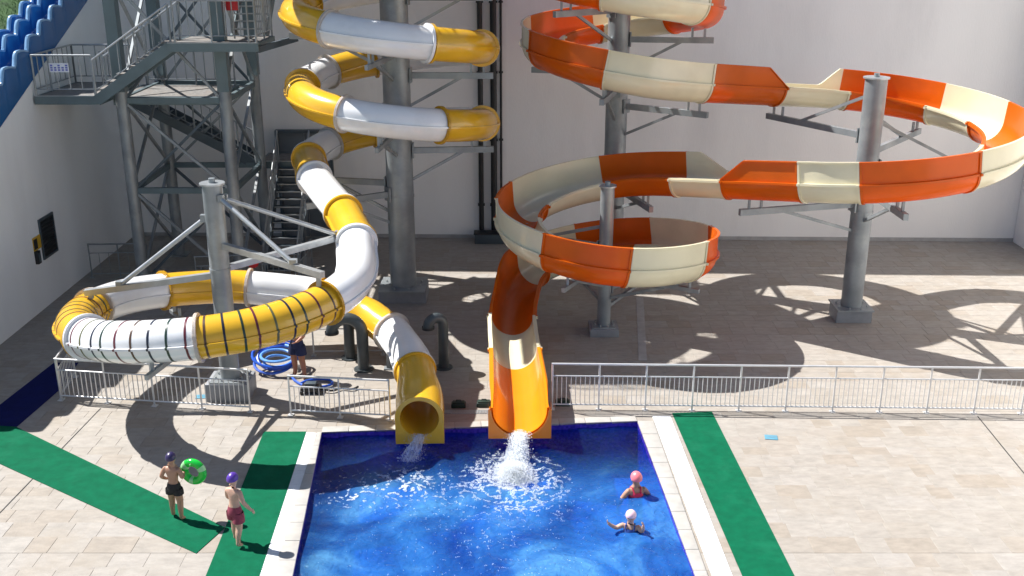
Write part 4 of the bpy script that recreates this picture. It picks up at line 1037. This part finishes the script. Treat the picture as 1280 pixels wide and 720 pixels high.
for s_ in 'LR': EDG += [('upch', 'sh' + s_), ('sh' + s_, 'el' + s_), ('el' + s_, 'wr' + s_), ('wr' + s_, 'pa' + s_), ('pelvis', 'hip' + s_), ('hip' + s_, 'kn' + s_), ('kn' + s_, 'ca' + s_), ('ca' + s_, 'an' + s_), ('an' + s_, 'he' + s_), ('an' + s_, 'to' + s_)]
def skin_mesh(name, V, E, roots, m, sub=2):
    me = bpy.data.meshes.new(name); me.from_pydata([v[0] for v in V], E, [])
    o = bpy.data.objects.new(name, me); COL.objects.link(o)
    bm = bmesh.new(); bm.from_mesh(me); lay = bm.verts.layers.skin.verify()
    for i, v in enumerate(bm.verts):
        v[lay].radius = (V[i][1] * 1.2, V[i][2] * 1.2); v[lay].use_root = i in roots
    bm.to_mesh(me); bm.free()
    sk = o.modifiers.new('skin', 'SKIN'); sk.use_smooth_shade = True; sk.branch_smoothing = .6
    ss = o.modifiers.new('subsurf', 'SUBSURF'); ss.levels = sub; ss.render_levels = sub
    bpy.context.view_layer.update()
    ev = bpy.data.meshes.new_from_object(o.evaluated_get(bpy.context.evaluated_depsgraph_get()))
    bpy.data.objects.remove(o); ev.name = name
    ev.materials.clear(); ev.materials.append(M[m])
    ev.polygons.foreach_set('use_smooth', [True] * len(ev.polygons))
    return ev
def person(label, loc, rz, sc, pose, skin, wear, cap=None, grip={}, hair=False):
    J = {k: (Vector(p) * sc, a * sc, b * sc) for k, (p, a, b) in BASE.items()}
    for k, p in pose.items(): J[k] = (Vector(p) * sc, J[k][1], J[k][2])
    keys = list(J); V = [J[k] for k in keys]; E = [(keys.index(a), keys.index(b)) for a, b in EDG]; roots = {keys.index('pelvis')}
    for s_ in 'LR':                                        # four unequal fingers and a thumb rooted in each palm
        wr, pa = J['wr' + s_][0], J['pa' + s_][0]; d = (pa - wr).normalized(); sg = -1 if s_ == 'L' else 1
        side = grip.get('side' + s_, Vector((0, 1, 0))); side = (side - d * side.dot(d)).normalized(); cu = grip.get('curl' + s_, Vector((-sg, 0, 0))); cu = (cu - d * cu.dot(d)).normalized(); ca = grip.get('amt' + s_, .35)
        for q, (of, ln) in enumerate(((.019, .050), (.0065, .056), (-.006, .052), (-.018, .040))):
            b = pa + side * of * sc; i0 = len(V)
            p1 = b + (d * .45 + cu * .12) * ln * sc; p2 = p1 + (d * (1 - ca) + cu * ca).normalized() * ln * .42 * sc; p3 = p2 + (d * (1 - 1.6 * ca) + cu * 1.6 * ca).normalized() * ln * .34 * sc
            for p, r_ in ((b, .0075), (p1, .0075), (p2, .0068), (p3, .0055)): V.append((p, r_ * sc, r_ * sc))
            E += [(i0, i0 + 1), (i0 + 1, i0 + 2), (i0 + 2, i0 + 3)]; roots.add(i0)
        b = wr + (pa - wr) * .45 + side * .014 * sc; i0 = len(V)
        for p in (b, b + (side * .7 + d * .6).normalized() * .026 * sc, b + (side * .55 + d * .8 + cu * .25).normalized() * .048 * sc): V.append((p, .0085 * sc, .0085 * sc))
        E += [(i0, i0 + 1), (i0 + 1, i0 + 2)]; roots.add(i0)
    o = bpy.data.objects.new('person', skin_mesh('person', V, E, roots, skin)); COL.objects.link(o)
    o.location = loc; o.rotation_euler = (0, 0, rz); prop(o, label, 'person')
    def child(name, me): c = bpy.data.objects.new(name, me); COL.objects.link(c); c.parent = o; return c
    h = J['head'][0]
    for sx in (-1, 1):
        MB().ball((h.x + sx * .030 * sc, h.y + .083 * sc, h.z - .012 * sc), .0105 * sc, 8, 6).build('eye', 'eye', o, local=True)
    MB().ball((h.x, h.y + .080 * sc, h.z - .072 * sc), .02 * sc, 8, 5, sq=(1, .4, .35)).build('mouth', 'lip', o, local=True)
    if cap or hair:
        r = .1 * sc; mb = MB(); U, W = 24, 9
        for j in range(W + 1):
            for i in range(U):
                a = (pi * .5) * 1.12 * (j / W); b = 2 * pi * i / U
                sink = .20 * (1 - sin(b)) * .5 * (j / W)
                mb.v.append((h.x + r * .93 * sin(a) * cos(b), h.y - .006 * sc + r * 1.06 * sin(a) * sin(b), h.z + .012 * sc + r * .92 * cos(a) - sink * r * 1.2))
        for j in range(W):
            for i in range(U): a = j * U + i; b = j * U + (i + 1) % U; mb.f.append((a, a + U, b + U, b)); mb.mi.append(0)
        mb.build('swim_cap' if cap else 'hair', cap or 'hair', o, local=True, ang=180)
    if wear:
        kind, m = wear
        g_ = .010
        def mid(a, b, t): return J[a][0].lerp(J[b][0], t)
        if kind in ('shorts', 'trunks'):
            mb = MB(); U = 22; cut, fl = (.60, .012) if kind == 'shorts' else (.40, .003)
            pv = J['pelvis'][0]; rings = []
            for dz, a, b in ((.075, .094, .074), (.04, .106, .086), (0, .116, .096), (-.05, .122, .100), (-.085, .112, .094)):
                rings.append([(pv.x + (a + g_) * sc * cos(2 * pi * k / U), pv.y + (b + g_) * sc * sin(2 * pi * k / U), pv.z + dz * sc) for k in range(U)])
            for s_ in 'LR':
                h0, k0 = J['hip' + s_][0], J['kn' + s_][0]; ax = (k0 - h0)
                r0 = len(mb.v); RR_ = [(0.0, .078), (cut * .5, .084 + fl * .5), (cut, .080 + fl), (cut - .02, .060)]
                for t_, r_ in RR_:
                    c_ = h0 + ax * t_
                    mb.v += [(c_.x + (r_ + g_) * sc * cos(2 * pi * k / U), c_.y + (r_ + g_) * sc * sin(2 * pi * k / U), c_.z) for k in range(U)]
                for q in range(len(RR_) - 1):
                    for k in range(U): a_ = r0 + q * U + k; b_2 = r0 + q * U + (k + 1) % U; mb.f.append((a_, a_ + U, b_2 + U, b_2)); mb.mi.append(0)
            r0 = len(mb.v)
            for rg_ in rings: mb.v += rg_
            for q in range(len(rings) - 1):
                for k in range(U): a_ = r0 + q * U + k; b_2 = r0 + q * U + (k + 1) % U; mb.f.append((a_, a_ + U, b_2 + U, b_2)); mb.mi.append(0)
            mb.build('shorts' if kind == 'shorts' else 'swim_trunks', m, o, local=True, ang=60)
        else:
            mb = MB(); U = 22
            for k_, dz, a, b in (('chest', .075, .098, .076), ('chest', .02, .120, .092), ('belly', .04, .108, .086), ('belly', -.02, .104, .084), ('pelvis', .02, .116, .096), ('pelvis', -.05, .118, .098), ('pelvis', -.10, .075, .085), ('pelvis', -.12, .02, .05)):
                c_ = J[k_][0] + Vector((0, 0, dz * sc)); mb.v += [(c_.x + (a + .004) * sc * cos(2 * pi * k / U), c_.y + (b + .006) * sc * sin(2 * pi * k / U), c_.z) for k in range(U)]
            for q in range(7):
                for k in range(U): a_ = q * U + k; b_2 = q * U + (k + 1) % U; mb.f.append((a_, a_ + U, b_2 + U, b_2)); mb.mi.append(0)
            su = mb.build('swimsuit', m, o, local=True, ang=180)
            for sx in (-1, 1):
                c0 = J['chest'][0]; mb = MB()
                mb.tube([c0 + Vector((sx * .07, .07, .06)) * sc, c0 + Vector((sx * .075, .05, .135)) * sc, c0 + Vector((sx * .07, -.02, .15)) * sc, c0 + Vector((sx * .05, -.075, .06)) * sc], .013 * sc, 6); mb.build('strap', m, su, local=True)
    return o
b1 = person('child in black trunks and dark cap seen from behind, holding the green swim ring', (-5.98, 16.33, .012), R(-8), 1.0,
            dict(elL=(-.205, -.03, .85), wrL=(-.165, .07, .76), paL=(-.125, .105, .745), elR=(.20, -.03, .845), wrR=(.165, .085, .90), paR=(.158, .125, .925),
                 hipL=(-.066, 0, .625), knL=(-.088, .045, .35), caL=(-.095, .04, .24), anL=(-.10, .045, .065), heL=(-.10, .03, .028), toL=(-.13, .14, .022),
                 knR=(.09, -.01, .35), caR=(.10, -.045, .24), anR=(.105, -.06, .065), heR=(.105, -.076, .028), toR=(.13, .035, .022)),
            'skin', ('trunks', 'black_cloth'), 'cap1', grip=dict(curlR=Vector((1, 0, 0)), amtR=.6, sideR=Vector((-.2, -.2, 1))))
b2 = person('child in maroon shorts and purple cap walking along the pool edge mat', (-4.70, 15.52, .012), R(-22), 1.02,
            dict(chest=(.0, .015, .91), upch=(-.005, .02, 1.0), neckb=(-.005, .025, 1.065), neck=(-.01, .035, 1.105), jaw=(-.01, .052, 1.155), head=(-.012, .04, 1.225), crown=(-.012, .03, 1.29), nose=(-.012, .142, 1.185), earL=(-.098, .03, 1.185), earR=(.074, .03, 1.185),
                 shL=(-.13, .02, 1.01), shR=(.12, .01, 1.01), elL=(-.16, .05, .84), wrL=(-.12, .15, .75), paL=(-.10, .195, .735),
                 elR=(.215, -.045, .865), wrR=(.315, .0, .735), paR=(.345, .02, .695),
                 knL=(-.085, .075, .36), caL=(-.092, .06, .25), anL=(-.098, .075, .068), heL=(-.1, .055, .03), toL=(-.115, .17, .022),
                 knR=(.085, -.035, .35), caR=(.09, -.085, .24), anR=(.095, -.115, .075), heR=(.095, -.135, .04), toR=(.11, -.02, .022)),
            'skin2', ('shorts', 'maroon'), 'cap2')
person('swimmer in crimson swimsuit and coral pink cap standing in the pool', (2.33, 17.32, -1.16), R(15), 1.18,
       dict(elL=(-.25, .0, .86), wrL=(-.32, -.06, .76), paL=(-.34, -.09, .73), elR=(.23, .02, .87), wrR=(.24, .12, .80), paR=(.24, .16, .78)), 'skin', ('suit', 'redsuit'), 'capr')
person('swimmer in pale pink cap chest deep with both hands raised', (2.1, 16.12, -1.06), R(165), 1.04,
       dict(elR=(.24, .06, .97), wrR=(.34, .12, 1.06), paR=(.37, .13, 1.10), elL=(-.21, .05, .96), wrL=(-.23, .12, 1.11), paL=(-.23, .13, 1.15)), 'skin2', ('suit', 'bluesuit'), 'capp')
person('bare chested adult in dark blue shorts standing behind the striped tube loop', (-5.02, 22.62, .0), R(160), 1.30,
       dict(elL=(-.19, .06, .84), wrL=(-.14, .19, .78), paL=(-.12, .235, .77), elR=(.2, .05, .84), wrR=(.15, .18, .77), paR=(.13, .225, .76), knL=(-.10, .03, .35), caL=(-.11, .01, .24), anL=(-.12, .0, .065), heL=(-.12, -.015, .028), toL=(-.15, .1, .022)), 'tan', ('shorts', 'darkblue_cloth'), None, hair=True)
# swim ring gripped by the child
c = b1.matrix_basis @ Vector((.332, .13, .905))
rg = thing('swim_ring', 'bright green inflatable ring held upright by the child in black trunks', 'swim ring', c, R(-14))
mb = MB(); RR, rr = .178, .073; U, W = 48, 18
for i in range(U):
    for k in range(W):
        a = 2 * pi * i / U; b = 2 * pi * k / W; q = RR + rr * cos(b); mb.v.append((q * cos(a), rr * sin(b) * .92, q * sin(a)))
for i in range(U):
    for k in range(W): mb.f.append((i * W + k, ((i + 1) % U) * W + k, ((i + 1) % U) * W + (k + 1) % W, i * W + (k + 1) % W)); mb.mi.append(0)
tb = mb.build('tube', 'ringg', rg, local=True, ang=180)
for s_, e_ in ((.25, .65), (2.2, 2.75), (4.3, 4.75)):
    mb = MB(); n = 8
    for i in range(n + 1):
        a = s_ + (e_ - s_) * i / n
        for k in range(W): b = 2 * pi * k / W; q = RR + (rr + .0025) * cos(b); mb.v.append((q * cos(a), (rr + .0025) * sin(b) * .92, q * sin(a)))
    for i in range(n):
        for k in range(W): mb.f.append((i * W + k, (i + 1) * W + k, (i + 1) * W + (k + 1) % W, i * W + (k + 1) % W)); mb.mi.append(0)
    mb.build('light_panel', 'ringl', tb, local=True, ang=180)
MB().tube([(0, -.07, RR), (0, -.095, RR)], .012, 8).build('valve', 'ringl', rg, local=True)

# ================================================================== SPLASHES
rs = random.Random(21)
def droplet(mb, p, r):
    q = [(1, 0, 0), (-1, 0, 0), (0, 1, 0), (0, -1, 0), (0, 0, 1), (0, 0, -1)]
    mb.add([(p[0] + a * r * rs.uniform(.7, 1.3), p[1] + b * r * rs.uniform(.7, 1.3), p[2] + c * r * rs.uniform(.7, 1.4)) for a, b, c in q],
           [(0, 2, 4), (2, 1, 4), (1, 3, 4), (3, 0, 4), (2, 0, 5), (1, 2, 5), (3, 1, 5), (0, 3, 5)])
def jet(p0, v, n, spread, name, r0, r1, life, back=0.0):
    mb = MB()
    for k in range(n):
        t = rs.random() * life
        a = rs.gauss(0, spread); b = rs.gauss(0, spread * .6); c = abs(rs.gauss(0, spread * .8))
        p = Vector(p0) + Vector((rs.gauss(0, .09), 0, rs.gauss(0, .025)))
        x = p.x + (v[0] + a) * t; y = p.y + (v[1] + b) * t; z = p.z + (v[2] + c * 1.2) * t - 4.9 * t * t
        if z < WL: z = WL + rs.random() ** 2 * .10
        droplet(mb, (x, y, z), rs.uniform(r0, r1) * (1 if rs.random() < .8 else 1.7))
    return prop(mb.build(name, 'spray', ang=180), kind='stuff')
lip = (OEX.x, OEX.y - .03, OEX.z - .50)
def sheet(p0, vx, vy, w0, w1, length, hump, name, seed):
    """the body of the jet: a ragged sheet of white water that leaves the lip, widens and breaks on the pool"""
    mb = MB(); NUs, NVs = 26, 46; sd = Vector((seed, seed * 2.1, 0))
    for j in range(NVs + 1):
        v = j / NVs; w = w0 + (w1 - w0) * v ** 1.3; t = v * length
        cx = p0[0] + vx * t; cy = p0[1] + vy * t
        zc = max(WL, p0[2] - 1.15 * t * t + .1 * t) + hump * (sin(pi * min(1, v * 1.25)) ** 1.5 if v < .8 else 0)
        for i in range(NUs + 1):
            u = i / NUs * 2 - 1; nz = noise.noise(Vector((u * 2.2, v * 5, 0)) + sd); n2 = noise.noise(Vector((u * 7, v * 9, 4)) + sd)
            mb.v.append((cx + u * w * (1 + .22 * nz * v + .1 * n2), cy + .10 * nz * v, max(WL - .03, WL + (zc - WL) * (1 - abs(u) ** 2.2 * min(1, v * 2 + .2)) + (.05 * n2 + .05 * nz) * min(1, v * 3))))
    for j in range(NVs):
        for i in range(NUs):
            if j > NVs * .55 and rs.random() < (j / NVs - .55) * 1.6 + .5 * abs(i / NUs - .5): continue
            a = j * (NUs + 1) + i; mb.f.append((a, a + NUs + 1, a + NUs + 2, a + 1)); mb.mi.append(0)
    return prop(mb.build(name, 'jet', ang=180), kind='stuff')
from mathutils import noise
sheet((lip[0], lip[1] + .12, lip[2] + .03), -.16, -1.55, .17, .50, 1.05, .0, 'splash', 3)
sheet((YEX.x, YEX.y + .05, YEX.z - .37), -.45, -1.3, .10, .22, .55, .0, 'splash', 8)
jet(lip, (-.22, -2.9, .3), 6500, .20, 'splash', .003, .011, .44)
jet((OEX.x - .16, OEX.y - 1.05, WL), (-.2, -1.0, 1.7), 7000, .62, 'splash', .002, .009, .44)
jet((OEX.x - .10, OEX.y - .80, WL), (-.15, -1.3, 1.3), 7000, .36, 'splash', .003, .011, .42)
jet((YEX.x, YEX.y - .02, YEX.z - .36), (-.45, -1.9, .05), 2200, .18, 'splash', .002, .007, .36)
# water lying in the orange channel and running off its lip
def foam_patch(mb, x, y, r, z=.006):
    n = rs.randint(5, 8); a0 = rs.random() * 6.28; st = rs.uniform(.35, 1); an = rs.random() * 3.14
    vs = []
    for k in range(n):
        a = a0 + 2 * pi * k / n; q = r * rs.uniform(.45, 1.2); dx, dy = q * cos(a), q * sin(a) * st
        px, py = x + dx * cos(an) - dy * sin(an), y + dx * sin(an) + dy * cos(an)
        vs.append((px, py, WL + wave(px, py) + z + rs.random() * .004))
    mb.add(vs, [tuple(range(n))])
from mathutils import noise as _n
def foam_field(cx, cy, rx, ry, n, thr, rmax, name, fade=1.0):
    mb = MB(); c = 0; tries = 0
    while c < n and tries < n * 40:
        tries += 1
        a = rs.random() * 6.28; q = rs.random() ** .75; x, y = cx + rx * q * cos(a), cy + ry * q * sin(a)
        if not inside(POOL, (x, y)): continue
        v = 1 - abs(_n.noise(Vector((x * 4.2, y * 4.2, 3.1)))) * 2.2 + .9 * _n.noise(Vector((x * 15, y * 15, 9)))   # ridges make filaments
        if v > thr + q * .35 * fade: foam_patch(mb, x, y, rs.uniform(.010, rmax) * (1.25 - q * .7)); c += 1
    return prop(mb.build(name, 'foam', smooth=False), kind='stuff')
foam_field(SPL1[0] - .08, SPL1[1] - .15, 1.15, 1.2, 11000, .50, .016, 'foam')
foam_field(SPL1[0] - .08, SPL1[1] + .10, .38, .80, 5200, -.2, .024, 'foam')
foam_field(-2.1, 17.65, 1.7, 1.0, 3600, .82, .008, 'foam')
foam_field(-2.0, 18.05, .8, .32, 1500, .5, .009, 'foam')
foam_field(-2.9, 17.3, .9, .6, 900, .82, .008, 'foam')
foam_field(-.4, 15.6, 3.4, 3.4, 800, .9, .006, 'foam')
foam_field(.0, 16.9, 2.4, .9, 1200, .85, .007, 'foam')
